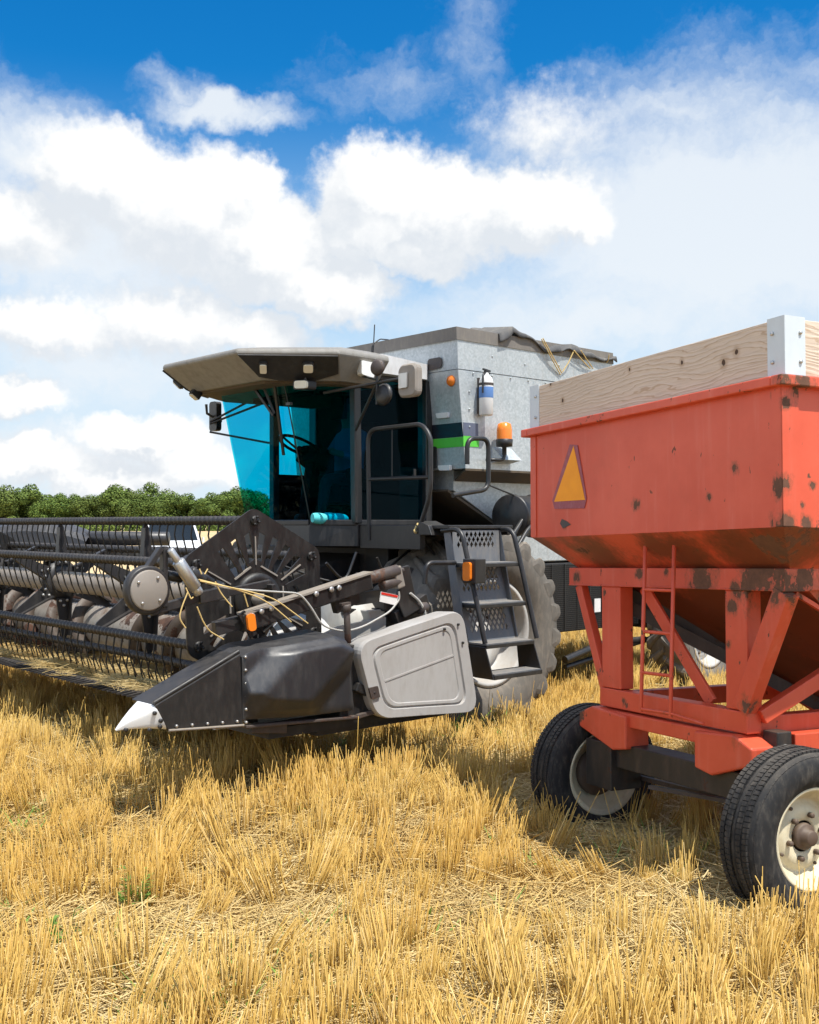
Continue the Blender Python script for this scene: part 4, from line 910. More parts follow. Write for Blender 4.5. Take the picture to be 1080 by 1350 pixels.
b = MB()
for k in range(6): p = dv(322, 866, V1 + .0).lerp(dv(323, 952, V1), k / 5); b.cyl(p, p + V((0, .022, 0)), .009, 6)
for k in range(5): p = dv(232, 957, V1 - .006).lerp(dv(312, 951, V1 - .006), k / 4); b.cyl(p, p + V((0, .015, 0)), .009, 6)
each(b, 'hex_bolt', M['steel'], div)
topl = [(319, 866), (326, 861), (336, 857), (372, 851), (410, 844), (440, 838), (452, 842), (459, 849)]
botl = [(320, 949), (328, 948.5), (338, 948), (376, 946), (412, 943), (444, 939), (456, 937.5), (467, 936)]
face = [(338, 912), (346, 919), (399, 921), (452, 858), (436, 851), (392, 853)]
def along(L, t): q = t * (len(L) - 1); k = min(int(q), len(L) - 2); f = q - k; return L[k][0] * (1 - f) + L[k + 1][0] * f, L[k][1] * (1 - f) + L[k + 1][1] * f
def rise(x, y):
    d = -1e9
    for k in range(len(face)):
        (x0, y0), (x1, y1) = face[k - 1], face[k]; ln = math.hypot(x1 - x0, y1 - y0); d = max(d, ((x - x0) * (y1 - y0) - (y - y0) * (x1 - x0)) / ln * FS)
    return max(0, min(1, 1 - d / 26)) if d > 0 else 1
FS = 1; FS = -1 if rise(395, 885) < 1 else 1
NS, NTT = 44, 30; mb = MB(); vs = []
for a in range(NS + 1):
    for b in range(NTT + 1):
        (xa, ya), (xb, yb) = along(topl, a / NS), along(botl, a / NS); t = b / NTT; x, y = xa + (xb - xa) * t, ya + (yb - ya) * t
        e = min(a, NS - a, 3) / 3 * min(b, NTT - b, 3) / 3; vs.append(dv(x, y, V1) + V((0, .012 * e ** .5 + .085 * rise(x, y) * (e if t > .5 else max(e, .35 * min(1, a / 4, (NS - a) / 4))), 0)))
mb.add(vs, [(a * (NTT + 1) + b, a * (NTT + 1) + b + 1, (a + 1) * (NTT + 1) + b + 1, (a + 1) * (NTT + 1) + b) for a in range(NS) for b in range(NTT)], True)
rimv = [vs[a * (NTT + 1)] for a in range(NS + 1)] + [vs[NS * (NTT + 1) + b] for b in range(1, NTT + 1)] + [vs[a * (NTT + 1) + NTT] for a in range(NS - 1, -1, -1)] + [vs[b] for b in range(NTT - 1, 0, -1)]
mb.loft([[V((q.x, V0 + .02, q.z - (.0 if q.z < .8 else -.02))) for q in rimv], rimv], False)
cov = mb.build('divider_cover', M['plastic'], hd)
g = MB().bar(dv(322, 958, V1 - .02), dv(470, 945, V1 - .04), .05, .02).bar(dv(470, 945, V1 - .03), dv(500, 936, V1 - .03), .03, .03); g.hexa([dv(x, y, vv) for vv in (V0 + .05, V1 - .05) for x, y in ((330, 967), (378, 967), (379, 951), (336, 953))])
g.build('skid_shoe', M['rustbrown'], hd, .006)
MB().box((1.95, 2.35, .50), (3.0, 2.85, .56)).box((1.5, 2.4, .46), (2.6, 2.8, .50)).build('end_rail', M['blackdeep'], hd)
MB().box((1.78, 2.6, .55), (2.46, 2.86, 1.02)).bar(dv(468, 905, 2.88), dv(490, 915, 2.88), .05, .06).build('end_drive', M['blackdeep'], hd, .008)
def shp(pts, v): return [cv(x, y, v) for x, y in pts]
S0 = [(470, 849), (540, 825), (611, 802), (632, 939), (560, 944), (496, 949)]
so1 = rloop(shp(S0, VE + .44), .13, 8); cc = sum(so1, V()) / len(so1)
def shr(L, k, v): 
    q = [cc.lerp(p, k) for p in L]; return [V((p.x, v, p.z)) for p in q]
vv = VE + .44
mb = MB().loft([shr(so1, .985, vv - .16), shr(so1, 1.0, vv - .03), shr(so1, .985, vv), shr(so1, .80, vv), shr(so1, .785, vv - .014), shr(so1, .765, vv - .014), shr(so1, .75, vv - .001), shr(so1, .68, vv - .001), shr(so1, .67, vv - .006)], True, False)
sh = mb.build('end_shield', M['greyplastic'], hd, .005, 2)
MB().bar(cv(507, 898, vv - .006), cv(603, 862, vv - .006), .012, .008, (0, 1, 0)).build('shield_crease', M['greyplastic'], sh)
MB().prism(rloop(shp([(485, 907), (497, 904), (500, 919), (489, 922)], vv), .01), (0, .012, 0)).build('latch', M['rustbrown'], sh)
b = MB()
for (x, y) in ((584, 829), (602, 823), (608, 847), (491, 913)): p = cv(x, y, vv - .012); b.cyl(p, p + V((0, .026, 0)), .009, 8)
each(b, 'hex_bolt', M['black'], sh)
# cables
w = MB(); q = [cv(x, y, 2.84) for x, y in ((272, 768), (300, 776), (360, 780), (395, 782), (410, 800), (425, 826), (455, 833), (480, 826), (515, 806), (527, 790), (526, 780))]
w.tube(fillet(q, .12, 5), .0065, 6); w.tube(fillet([cv(x, y, 2.74) for x, y in ((541, 782), (553, 792), (560, 805), (561, 812))], .08), .009, 6)
each(w, 'pale_cable', M['cable'], hd)
tw = thing('baling_twine', 'frayed yellow twine strands caught on the reel arm and end plate', 'twine', MC)
w = MB()
for pts in (((262, 764), (310, 776), (352, 792), (384, 820)), ((264, 766), (330, 780), (362, 789), (406, 822)), ((260, 800), (268, 820), (276, 832), (295, 843)), ((284, 767), (291, 782), (306, 800)), ((245, 775), (252, 790), (255, 787)), ((322, 783), (327, 800)), ((266, 757), (263, 750)), ((270, 757), (274, 750)), ((248, 780), (240, 800), (236, 815), (245, 828))):
    w.tube(fillet([cv(x, y, 2.86 + .01 * rnd.random()) for x, y in pts], .3, 5), .0042, 5)
each(w, 'strand', M['twine'], tw)
# ------------------------------------------------------------------ gravity wagon (x along it away from the near end, y across to the far side, z up)
wg = thing('gravity_wagon', 'rusty red gravity wagon with plank side boards parked in the right foreground', 'farm wagon', MW)
YN = -.042                               # the near side wall
LX, WY = 3.1, 2.0                       # box length and width
Z1, Z2, Z3 = 1.785, 2.42, 1.605          # foot of the walls, rim, top of the frame
box = MB()
for a, b in (((0, YN), (LX, YN)), ((LX, YN), (LX, WY)), ((LX, WY), (0, WY)), ((0, WY), (0, YN))):
    p, q = V((*a, 0)), V((*b, 0)); box.prism([p + V((0, 0, Z1)), q + V((0, 0, Z1)), q + V((0, 0, Z2)), p + V((0, 0, Z2))], V((-(q - p).y, (q - p).x, 0)).normalized() * .006)
hop = box.build('hopper_wall', M['red'], wg)
cs = MB()
for (x, y) in ((0, YN), (0, WY)):
    s = 1 if y == YN else -1
    cs.box((-.006, min(y, y + s * .055), Z1 + .003), (-.001, max(y, y + s * .055), Z2 - .006)); cs.box((-.005, min(y - s * .006, y - s * .001), Z1 + .004), (.09, max(y - s * .006, y - s * .001), Z2 - .007))
each(cs, 'corner_strip', M['redframe'], hop)
sl = MB(); r0 = [(0, YN, Z1), (LX, YN, Z1), (LX, WY, Z1), (0, WY, Z1)]; r1 = [(.235, .16, Z3 - .005), (LX - .235, .16, Z3 - .005), (LX - .235, WY - .16, Z3 - .005), (.235, WY - .16, Z3 - .005)]
r2 = [(1.25, .30, .84), (1.85, .30, .84), (1.85, 1.05, .80), (1.25, 1.05, .80)]
sl.loft([r0, r1, r2], False); hs = sl.build('hopper_slope', M['redunder'], wg); hs.modifiers.new('t', 'SOLIDIFY').thickness = .006
MB().box((1.3, -.25, .70), (1.8, .32, .86)).prism([V((1.3, .3, .84)), V((1.3, -.3, .70)), V((1.3, -.3, .92)), V((1.3, .3, 1.15))], (.5, 0, 0)).build('discharge_chute', M['redunder'], wg, .006)
MB().bar((.28, 1.62, 1.50), (1.3, .85, .80), .03, .10, (0, 0, 1)).bar((.28, 1.55, 1.42), (1.3, .75, .75), .02, .07, (0, 0, 1)).build('slope_stiffener', M['rustbrown'], wg)
rim = MB(); o = .048
rim.box((-o, YN - o, Z2 - .028), (LX + o, YN + .02, Z2 + .018)).box((-o, WY - .02, Z2 - .028), (LX + o, WY + o, Z2 + .018)).box((-o, YN + .021, Z2 - .0275), (.02, WY - .021, Z2 + .0175)).box((LX - .02, YN + .021, Z2 - .0275), (LX + o, WY - .021, Z2 + .0175))
rim.build('rim', M['redframe'], wg, .006)
for nm, lo, hi in (('end_board', (-.004, YN - .022, Z2 + .02), (.036, WY, Z2 + .268)), ('side_board', (.038, YN - .024, Z2 + .02), (LX - .04, YN + .016, Z2 + .268)), ('side_board', (.038, WY - .038, Z2 + .02), (LX - .04, WY + .002, Z2 + .268)), ('end_board', (LX - .038, YN - .022, Z2 + .02), (LX + .002, WY, Z2 + .268))):
    MB().box(lo, hi).build(nm, M['wood'], wg, .004)
for (x, y, sx, sy) in ((-.004, YN - .024, 1, 1), (-.004, WY + .002, 1, -1)):
    m = MB(); z0, z1 = Z2 + .022, Z2 + .278
    def bb(x0, x1, y0, y1): m.box((min(x0, x1), min(y0, y1), z0), (max(x0, x1), max(y0, y1), z1))
    bb(x - .004, x, y - sy * .004, y + sy * .098); bb(x - .003, x + .115, y - sy * .005, y - sy * .001)
    br = m.build('corner_bracket', M['zinc'], wg)
    b = MB()
    for z in (z0 + .06, z1 - .07): b.cyl((x - .004, y + sy * .065, z), (x - .014, y + sy * .065, z), .009, 6); b.cyl((x + .085, y - sy * .004, z), (x + .085, y - sy * .014, z), .009, 6)
    each(b, 'fastener', M['steel'], br)
b = MB()
for (x, y) in ((960, 462), (955, 480), (965, 477), (885, 490)): p = wx(x, y, -.004); b.cyl(p, p + V((-.006, 0, 0)), .007, 6)
# slow-vehicle emblem
e0 = [(752, 586), (762, 587), (774, 657), (771, 670), (732, 671), (729, 660)]
em = MB().prism([wx(x, y, -.001) for x, y in e0], (-.004, 0, 0)).build('warning_triangle', M['smvred'], wg)
MB().prism([wx(x, y, -.005) for x, y in ((756.5, 588), (771.5, 659), (731, 661.5))], (-.002, 0, 0)).build('orange_face', M['smvorange'], em)
p = wx(745, 692, -.001); MB().prism([p + V((0, q[0], q[1])) for q in ((-.06, .0), (-.02, .02), (.03, .035), (.05, .01), (.02, -.02), (-.02, -.01))], (-.002, 0, 0)).build('torn_sticker', M['rustbrown'], wg)
# support frame
XF = .22
fm = MB(); fm.box((XF - .03, .15, 1.503), (XF + .05, WY - .11, Z3)).box((XF - .034, .15, 1.50), (XF + .12, WY - .11, 1.508))
fm.box((XF + .05, .155, 1.503), (LX - .2, .21, Z3)).box((XF + .05, WY - .21, 1.503), (LX - .2, WY - .155, Z3)).box((LX - .25, .21, 1.503), (LX - .18, WY - .21, Z3))
fm.build('top_frame', M['redframe'], wg, .005)
for y0, y1 in ((1.40, 1.575), (.405, .555)):
    MB().box((XF - .02, y0, .928), (XF + .07, y1, 1.50)).build('end_post', M['redframe'], wg, .006)
MB().bar((XF + .01, 1.82, 1.50), (XF + .01, 1.575, .92), .05, .06, (0, 1, 0)).build('diagonal_brace', M['redframe'], wg, .004)
MB().bar((XF, .17, 1.50), (XF, .45, .93), .07, .10, (0, 1, 0)).build('diagonal_brace', M['redframe'], wg, .004)
MB().bar((XF + .09, 1.33, 1.50), (XF + .09, .78, .92), .02, .075, (0, 1, 0)).build('diagonal_brace', M['redframe'], wg, .004)
lb = MB().box((XF - .03, .40, .822), (XF + .06, 1.585, .925)); lb.build('lower_beam', M['redframe'], wg, .005)
lo = MB().box((XF + .06, .42, .80), (LX - .3, .50, .90)).box((XF + .06, 1.5, .80), (LX - .3, 1.58, .90)).box((LX - .3, .42, .80), (LX - .22, 1.58, .90)).box((1.5, .5, .80), (1.6, 1.5, .88)); lo.build('lower_frame', M['redframe'], wg, .005)
MB().bar((XF + .05, .40, .90), (XF + 1.2, .19, 1.52), .06, .07).build('diagonal_brace', M['redframe'], wg, .005)
MB().bar((.30, .2, 1.49), (1.4, .26, 1.0), .02, .02).build('tie_rod', M['redframe'], wg)
for y0, y1, s in ((1.28, 1.72, 1), (.32, .72, -1)):
    ya, yb = (y1, y0) if s > 0 else (y0, y1)
    MB().prism([V((XF - .08, ya, .77)), V((XF - .08, ya, .69)), V((XF - .08, yb + s * .12, .60)), V((XF - .08, yb, .62)), V((XF - .08, yb, .80)), V((XF - .08, ya - s * .12, .818))], (.16, 0, 0)).build('bolster', M['redframe'], wg, .01)
MB().box((XF - .05, .5, .735), (XF + .06, 1.6, .81)).build('bolster_beam', M['redframe'], wg, .008)
pl = MB().box((XF + .06, .30, .52), (XF + .15, .395, .84)).build('pivot_plate', M['axleblack'], wg, .006)
MB().cyl((XF + .1, .30, .76), (XF + .1, .285, .76), .025, 16).build('pivot_bolt', M['steel'], pl)
MB().box((XF + .2, .33, .70), (LX - .4, .40, .82)).build('side_rail', M['redframe'], wg, .006)
ax = MB().box((XF - .04, .32, .50), (XF + .10, 1.62, .635)).box((XF - .075, 1.42, .37), (XF + .13, 1.66, .63)).box((XF - .06, .2, .37), (XF + .12, .36, .60)).cyl((.28, 1.6, .41), (.28, 1.78, .41), .045, 14).cyl((.28, .3, .41), (.28, .15, .41), .045, 14)
ax.build('steering_axle', M['axleblack'], wg, .012)
MB().bar((XF + .15, 1.5, .42), (XF + .15, .6, .44), .025, .025).bar((XF + .15, .6, .44), (XF - .02, 1.15, .44), .03, .02).build('tie_bar', M['rustbrown'], wg)
MB().box((LX - .62, .3, .40), (LX - .48, 1.7, .54)).build('rear_axle', M['axleblack'], wg, .01)
MB().bar((.3, 1.0, .55), (LX - .5, 1.0, .52), .10, .10).build('reach_pole', M['redframe'], wg, .006)
# ladder
lt, lbm, rt_, rbm = wx(851, 717, .09), wx(845, 938, .12), wx(889, 717, .09), wx(884, 944, .12)
la = MB().tube([lt + V((.05, 0, .004)), lt, lbm], .0105, 8).tube([rt_ + V((.05, 0, .004)), rt_, rbm], .0105, 8)
for t in (.27, .52, .765, .985): la.tube([lt.lerp(lbm, t), rt_.lerp(rbm, t)], .009, 8)
la.tube([rt_.lerp(rbm, .985), rt_.lerp(rbm, .985) + V((.0, -.25, -.02))], .008, 6)
la.build('ladder', M['redframe'], wg)
# wheels
def wagon_wheel(y0, out, xc, zc=.405, R_=.39):
    """out: the direction of the wheel's outer face along y"""
    W = .225; h = W / 2; yc = y0; o = (xc, yc, zc); A_ = (0, out, 0)
    w = MB(); ri = .222
    w.lathe([(ri + .006, h * .72), (ri + .012, h * .80), (ri, h * .84), (ri - .012, h * .76), (ri - .02, h * .45), (ri - .04, h * .30), (ri - .05, h * .10), (ri - .06, h * .0), (ri - .075, h * .06), (.13, h * .22), (.10, h * .24), (.085, h * .18), (.07, h * .18), (.07, h * .05),
             (ri - .06, -h * .12), (ri - .03, -h * .4), (ri - .015, -h * .72), (ri + .0, -h * .84), (ri + .012, -h * .8), (ri + .006, -h * .72)], o, A_, 48)
    wh = w.build('wheel', M['rimcream'], wg)
    t = MB(); pr = [(ri, -h * .76), (ri + .015, -h * .9), (ri + .05, -h * 1.04), (ri + .09, -h * 1.07), (R_ - .04, -h * 1.0), (R_ - .014, -h * .86)]
    grooves = [(-.86, -.014), (-.60, -.004), (-.52, -.003), (-.50, -.014), (-.44, -.014), (-.42, -.001), (-.18, 0), (-.16, -.012), (-.10, -.012), (-.08, 0)]
    pr = pr[:-1] + [(R_ + d, h * q) for q, d in grooves]; pr = pr + [(r, -q) for r, q in pr[::-1]]
    t.lathe(pr, o, A_, 96)
    for k in range(100):      # tread blocks across the ribs
        for s in (-1, 1):
            for q0, q1, dr in ((.50, .74, .001), (.74, .93, -.010), (.16, .42, .003)):
                a = 2 * math.pi * (k + (.5 if q0 < .3 else 0)) / 100; w_ = .0098; sk = .005
                def pp(ang, q, r): return V((xc + r * math.sin(ang), yc + s * h * q, zc + r * math.cos(ang)))
                a0, a1 = a - w_ / R_, a + w_ / R_
                rb, r2 = R_ - .02, R_ + dr + .001
                r3 = r2 if q1 < .9 else r2 - .014
                t.hexa([pp(a0, q0, rb), pp(a1, q0, rb), pp(a1 + sk, q1, rb - .01), pp(a0 + sk, q1, rb - .01), pp(a0, q0, r2), pp(a1, q0, r2), pp(a1 + sk, q1, r3), pp(a0 + sk, q1, r3)])
    t.build('tyre', M['tyre'], wh)
    hb = MB().lathe([(.055, -h * .6), (.06, h * .2), (.06, h * .30), (.052, h * .36), (.036, h * .38), (.034, h * .66), (.028, h * .70), (1e-4, h * .70)], o, A_, 24)
    hb.build('hub', M['hubrust'], wh)
    MB().lathe([(.135, -h * .05), (.14, -h * .30), (.13, -h * .42), (.07, -h * .46), (.06, -h * .9), (1e-4, -h * .92)], o, A_, 32).build('brake_drum', M['hubrust'], wh)
    MB().lathe([(ri - .004, -h * .60), (ri + .022, -h * .92), (ri + .016, -h * .98), (ri - .008, -h * .72)], o, A_, 48).build('rim_lip', M['rimcream'], wh)
    b = MB()
    for k in range(6):
        a = k * math.pi / 3 + .2; p = V((xc + .098 * math.cos(a), yc + out * h * .2, zc + .098 * math.sin(a))); b.cyl(p, p + V((0, out * .03, 0)), .0125, 6)
    for k in range(4):
        a = k * math.pi / 2 + .5; p = V((xc + .145 * math.cos(a), yc + out * h * .12, zc + .145 * math.sin(a))); b.cyl(p, p + V((0, out * .012, 0)), .008, 8)
    each(b, 'hex_bolt', M['hubrust'], wh)
wagon_wheel(.145, -1, .255); wagon_wheel(1.83, 1, .32, .40)
wagon_wheel(.145, -1, LX - .55); wagon_wheel(1.83, 1, LX - .55)
# ------------------------------------------------------------------ far things: trees, white pickup, dark trailer
def leafmat(name, c0, c1):
    m, w, b, out = mat(name); g = w.node('ShaderNodeNewGeometry'); oi = w.node('ShaderNodeObjectInfo')
    c = w.mix(g.outputs['Random Per Island'], c4(c0), c4(c1)); c = w.mix(w.math('MULTIPLY', oi.outputs['Random'], .55), c, (0.10, 0.12, 0.03, 1))
    w.put(b.inputs['Base Color'], c); b.inputs['Roughness'].default_value = .75; b.inputs['Specular IOR Level'].default_value = .15; return m
M['leaf'] = leafmat('tree_leaves', (0.040, 0.080, 0.018), (0.165, 0.225, 0.045)); M['bark'] = plain('bark', (0.07, 0.055, 0.04), .9)
def crown_mesh(seed):
    r = random.Random(seed); mb = MB(); lobes = []
    for i in range(15):
        a = r.uniform(0, 6.28); rad = r.uniform(.3, 4.0); zc = r.uniform(2.2, 9.0); lobes.append((rad * math.cos(a), rad * math.sin(a), zc, r.uniform(1.2, 2.2) * (1.15 - abs(zc - 6) / 9)))
    lobes.append((0, 0, 9.4, 1.5))
    for (x, y, z, q) in lobes:
        for i in range(int(300 * q)):
            d = V((r.gauss(0, 1), r.gauss(0, 1), r.gauss(0, 1))).normalized(); p = V((x, y, z)) + d * q * r.uniform(.72, 1.08)
            n = (d + V((r.uniform(-.8, .8), r.uniform(-.8, .8), r.uniform(-.3, .9)))).normalized(); t = n.orthogonal().normalized(); s = n.cross(t); k = r.uniform(.08, .20)
            mb.add([p - t * k - s * k * .7, p + t * k * .9 - s * k * .5, p + t * k + s * k * .8, p - t * k * .7 + s * k], [(0, 1, 2, 3)])
    return mb
def build_trees():
    protos = []
    for s in range(5):
        root = thing('tree', 'leafy green tree in the dense wood along the far edge of the field', 'tree', None, 'trees in the far wood')
        tk = MB().tube([(0, 0, -.3), (.1, .05, 2.5), (0, .1, 5.5), (.1, 0, 8)], [.32, .26, .18, .07], 8)
        for i in range(5):
            a = rnd.uniform(0, 6.28); z = rnd.uniform(2.5, 6); tk.tube([(0, 0, z), (1.2 * math.cos(a), 1.2 * math.sin(a), z + 1.1), (2.3 * math.cos(a), 2.3 * math.sin(a), z + 2.4)], [.13, .09, .03], 6)
        t = tk.build('trunk', M['bark'], root); c = crown_mesh(s).build('crown', M['leaf'], root)
        protos.append((root, t, c))
    i = 0; D = 260.0
    for row, (dist, step) in enumerate(((258, 17), (268, 15))):
        px_ = -95.0
        while px_ < (330 if row == 0 else 520):
            d = dist + rnd.uniform(-4, 4); k = rnd.uniform(.60, 1.04) * (1.0 if px_ < 330 else .9)
            env = 1.0 - .10 * max(0, (px_ - 150) / 160) + .06 * math.sin(px_ * .045)
            if i < 5: root, t, c = protos[i]
            else:
                root0, t0, c0 = protos[rnd.randrange(5)]; root = root0.copy(); COL.objects.link(root)
                for q in (t0, c0): n = q.copy(); COL.objects.link(n); n.parent = root
            root.location = ((px_ - CX) / F_PX * d, d, -.1); root.rotation_euler = (0, 0, rnd.uniform(0, 6.28)); root.scale = (k * 1.25, k * 1.25, k * env * (1.0 if row == 0 else 1.1))
            i += 1; px_ += step * rnd.uniform(.7, 1.3)
    # undergrowth along the wood's edge
    mb = MB(); r = random.Random(3)
    for k in range(9000):
        px_ = r.uniform(-110, 560); d = 253 + r.uniform(-1.5, 1.5); p = V(((px_ - CX) / F_PX * d, d, r.uniform(-.1, 2.6) * (.6 + .4 * math.sin(px_ * .11) ** 2)))
        n = V((r.uniform(-1, 1), -1, r.uniform(-.2, 1))).normalized(); t = n.orthogonal().normalized(); s = n.cross(t); q = r.uniform(.12, .30)
        mb.add([p - t * q - s * q * .7, p + t * q * .9 - s * q * .5, p + t * q + s * q * .8, p - t * q * .7 + s * q], [(0, 1, 2, 3)])
    tag(mb.build('wood_undergrowth', M['leaf']), 'dark green undergrowth along the foot of the far wood', 'undergrowth', kind='stuff')
build_trees()

def build_pickup():
    d = 36.0; Xc = (224 - CX) / F_PX * d
    root = thing('parked_pickup', 'white pickup truck parked in the field behind the reel', 'pickup truck', Matrix.Translation((Xc, d, -.02)) @ Matrix.Rotation(R(16), 4, 'Z') @ Matrix.Diagonal((1.06, 1.06, 1.07, 1)))
    # x across, y away from the camera (front toward it), z up
    def sec(y, w, z0, z1, k): return rloop([V((-w, y, z0)), V((w, y, z0)), V((w * k, y, z1)), V((-w * k, y, z1))], .12, 4)
    body = MB().loft([sec(-2.6, .82, .45, .95, .96), sec(-2.5, .92, .40, 1.04, .97), sec(-1.3, .95, .38, 1.12, .97), sec(1.0, .95, .38, 1.12, .98), sec(2.7, .95, .42, 1.12, .98), sec(2.75, .92, .5, 1.05, .98)], True, True)
    for s in (-1, 1): body.box((s * .97 - .03, -.85, 1.12), (s * .97 + .03, -.7, 1.28))
    body.build('body', M['carwhite'], root)
    MB().loft([sec(-1.35, .88, 1.10, 1.14, .97), sec(-.62, .80, 1.10, 1.76, .90), sec(-.4, .80, 1.10, 1.82, .88), sec(.85, .80, 1.10, 1.80, .88), sec(1.1, .84, 1.10, 1.5, .92)], True, True).build('cab', M['carwhite'], root)
    MB().prism([V((-.76, -1.27, 1.17)), V((.76, -1.27, 1.17)), V((.64, -.70, 1.71)), V((-.64, -.70, 1.71))], (0, -.03, .02)).build('windshield', M['carglass'], root)
    for s in (-1, 1):
        MB().prism([V((s * .83, -.95, 1.18)), V((s * .83, .8, 1.18)), V((s * .745, .65, 1.68)), V((s * .745, -.45, 1.68))], (s * .02, 0, 0)).build('side_window', M['carglass'], root)
        MB().prism(rloop([V((s * .70 + a, -2.55, .80 + b)) for a, b in ((-.16, -.09), (.16, -.09), (.16, .09), (-.16, .09))], .04), (0, -.06, 0)).build('headlight', M['lens'], root)
        for y in (-1.65, 1.75):
            w = MB().lathe([(.2, -.1), (.33, -.1), (.36, -.06), (.36, .06), (.33, .1), (.2, .1)], (s * .82, y, .36), (1, 0, 0), 24).build('wheel', M['tyre'], root)
            MB().lathe([(1e-4, .06 * s), (.14, .08 * s), (.21, .1 * s)], (s * .82, y, .36), (1, 0, 0), 20).build('rim', M['rimgrey'], w)
    MB().prism(rloop([V((a, -2.60, b)) for a, b in ((-.5, .62), (.5, .62), (.52, .92), (-.52, .92))], .05), (0, -.03, 0)).build('grille', M['black'], root)
    MB().box((-.88, -2.72, .42), (.88, -2.58, .60)).build('bumper', M['tubegrey'], root, .03)
build_pickup()
def build_trailer():
    d = 31.0; Xc = (70 - CX) / F_PX * d
    root = thing('covered_trailer', 'long dark trailer with a ribbed domed cover parked behind the left end of the reel', 'trailer', Matrix.Translation((Xc, d, 0)))
    MB().box((-3.0, -1.0, .75), (2.6, 1.0, 1.05)).box((2.6, -.08, .78), (3.9, .08, .92)).build('bed', M['black'], root, .02)
    N = 26; mb = MB(); vs = []
    for i in range(N + 1):
        t = i / N; x = -2.1 + 3.3 * t; hh = 1.46 + .46 * math.sin(math.pi * t) ** .8 + (.014 if i % 2 else 0)
        for k in range(9): a = math.pi * k / 8; vs.append((x, -.95 * math.cos(a), .95 + (hh - .95) * (math.sin(a) ** .45)))
    mb.add(vs, [(i * 9 + k, i * 9 + k + 1, (i + 1) * 9 + k + 1, (i + 1) * 9 + k) for i in range(N) for k in range(8)], False); o = mb.build('domed_cover', M['plastic'], root); o.modifiers.new('t', 'SOLIDIFY').thickness = .02
    MB().cyl((1.0, -.3, 1.38), (3.4, -.3, 1.36), .2, 20).build('pipe_load', M['plastic'], root)
    MB().box((1.95, -1.06, 1.0), (2.09, -1.0, 1.14)).build('marker_lamp', M['orange'], root, .02)
    for x in (-1.2, -.3):
        for s in (-1, 1):
            w = MB().lathe([(.2, -.11), (.34, -.11), (.38, -.07), (.38, .07), (.34, .11), (.2, .11)], (x, s * 1.0, .37), (0, 1, 0), 24).build('wheel', M['tyre'], root)
            MB().lathe([(1e-4, s * .05), (.2, s * .09)], (x, s * 1.0, .37), (0, 1, 0), 20).build('rim', M['rimgrey'], w)
    MB().cyl((3.2, 0, .0), (3.2, 0, .85), .04, 10).build('jack_stand', M['steel'], root)
build_trailer()
# ------------------------------------------------------------------ stubble, loose straw, weeds
def strawmat(name, cols, root=None):
    m, w, b, out = mat(name); g = w.node('ShaderNodeNewGeometry'); oi = w.node('ShaderNodeObjectInfo')
    cr = w.node('ShaderNodeValToRGB'); e = cr.color_ramp.elements; e[0].position = 0; e[0].color = c4(cols[0]); e[1].position = 1; e[1].color = c4(cols[-1])
    for i, c in enumerate(cols[1:-1]): q = cr.color_ramp.elements.new((i + 1) / (len(cols) - 1)); q.color = c4(c)
    w.put(cr.inputs[0], g.outputs['Random Per Island'])
    c = w.mix(w.math('MULTIPLY', w.step(oi.outputs['Random'], .3, 1.0), .45), cr.outputs[0], c4(cols[1]))
    sp = w.node('ShaderNodeSeparateXYZ'); w.l.new(g.outputs['Position'], sp.inputs[0])
    big = w.noise(g.outputs['Position'], .55, 4, .6)
    c = w.mix(w.step(big, .35, .68), c, w.vmath('MULTIPLY', c, (.90, .80, .60)))
    c = w.mix(w.math('MULTIPLY', w.step(w.noise(g.outputs['Position'], 1.7, 4, .6), .5, .7), .4), c, w.vmath('MULTIPLY', c, (.84, .80, .78)))
    w.put(b.inputs['Base Color'], c); b.inputs['Roughness'].default_value = .55; b.inputs['Specular IOR Level'].default_value = .35
    tl = w.node('ShaderNodeBsdfTranslucent'); w.put(tl.inputs[0], c); mx = w.node('ShaderNodeMixShader'); mx.inputs[0].default_value = .18
    w.l.new(b.outputs[0], mx.inputs[1]); w.l.new(tl.outputs[0], mx.inputs[2]); w.l.new(mx.outputs[0], out.inputs[0]); return m
M['straw'] = strawmat('stubble_stems', [(0.40, 0.24, 0.048), (0.59, 0.385, 0.095), (0.74, 0.52, 0.155), (0.48, 0.295, 0.068), (0.80, 0.62, 0.29)])
M['loose'] = strawmat('loose_straw', [(0.58, 0.42, 0.16), (0.74, 0.57, 0.26), (0.82, 0.68, 0.37), (0.66, 0.48, 0.19), (0.85, 0.73, 0.44)])
def mk_green():
    m, w, b, out = mat('weed_leaves'); g = w.node('ShaderNodeNewGeometry')
    w.put(b.inputs['Base Color'], w.mix(g.outputs['Random Per Island'], (0.09, 0.19, 0.025, 1), (0.22, 0.34, 0.06, 1))); b.inputs['Roughness'].default_value = .6
    tl = w.node('ShaderNodeBsdfTranslucent'); tl.inputs[0].default_value = (.2, .35, .05, 1); mx = w.node('ShaderNodeMixShader'); mx.inputs[0].default_value = .25
    w.l.new(b.outputs[0], mx.inputs[1]); w.l.new(tl.outputs[0], mx.inputs[2]); w.l.new(mx.outputs[0], out.inputs[0]); return m
M['weed'] = mk_green()
def stem(mb, p, d, L, r, bend, rr):
    """one cut straw: three-sided, slightly bent, closed at the cut"""
    d = d.normalized(); t = d.orthogonal().normalized(); s = d.cross(t); vs = []
    for f, k in ((0, 1.0), (.5, .95), (1, .85)):
        c = p + d * (L * f) + bend * (f * f)
        for j in range(3): a = j * 2.094 + rr; vs.append(c + (t * math.cos(a) + s * math.sin(a)) * r * k)
    mb.add(vs, [(0, 1, 4, 3), (1, 2, 5, 4), (2, 0, 3, 5), (3, 4, 7, 6), (4, 5, 8, 7), (5, 3, 6, 8), (6, 7, 8)], True)
lib = {}
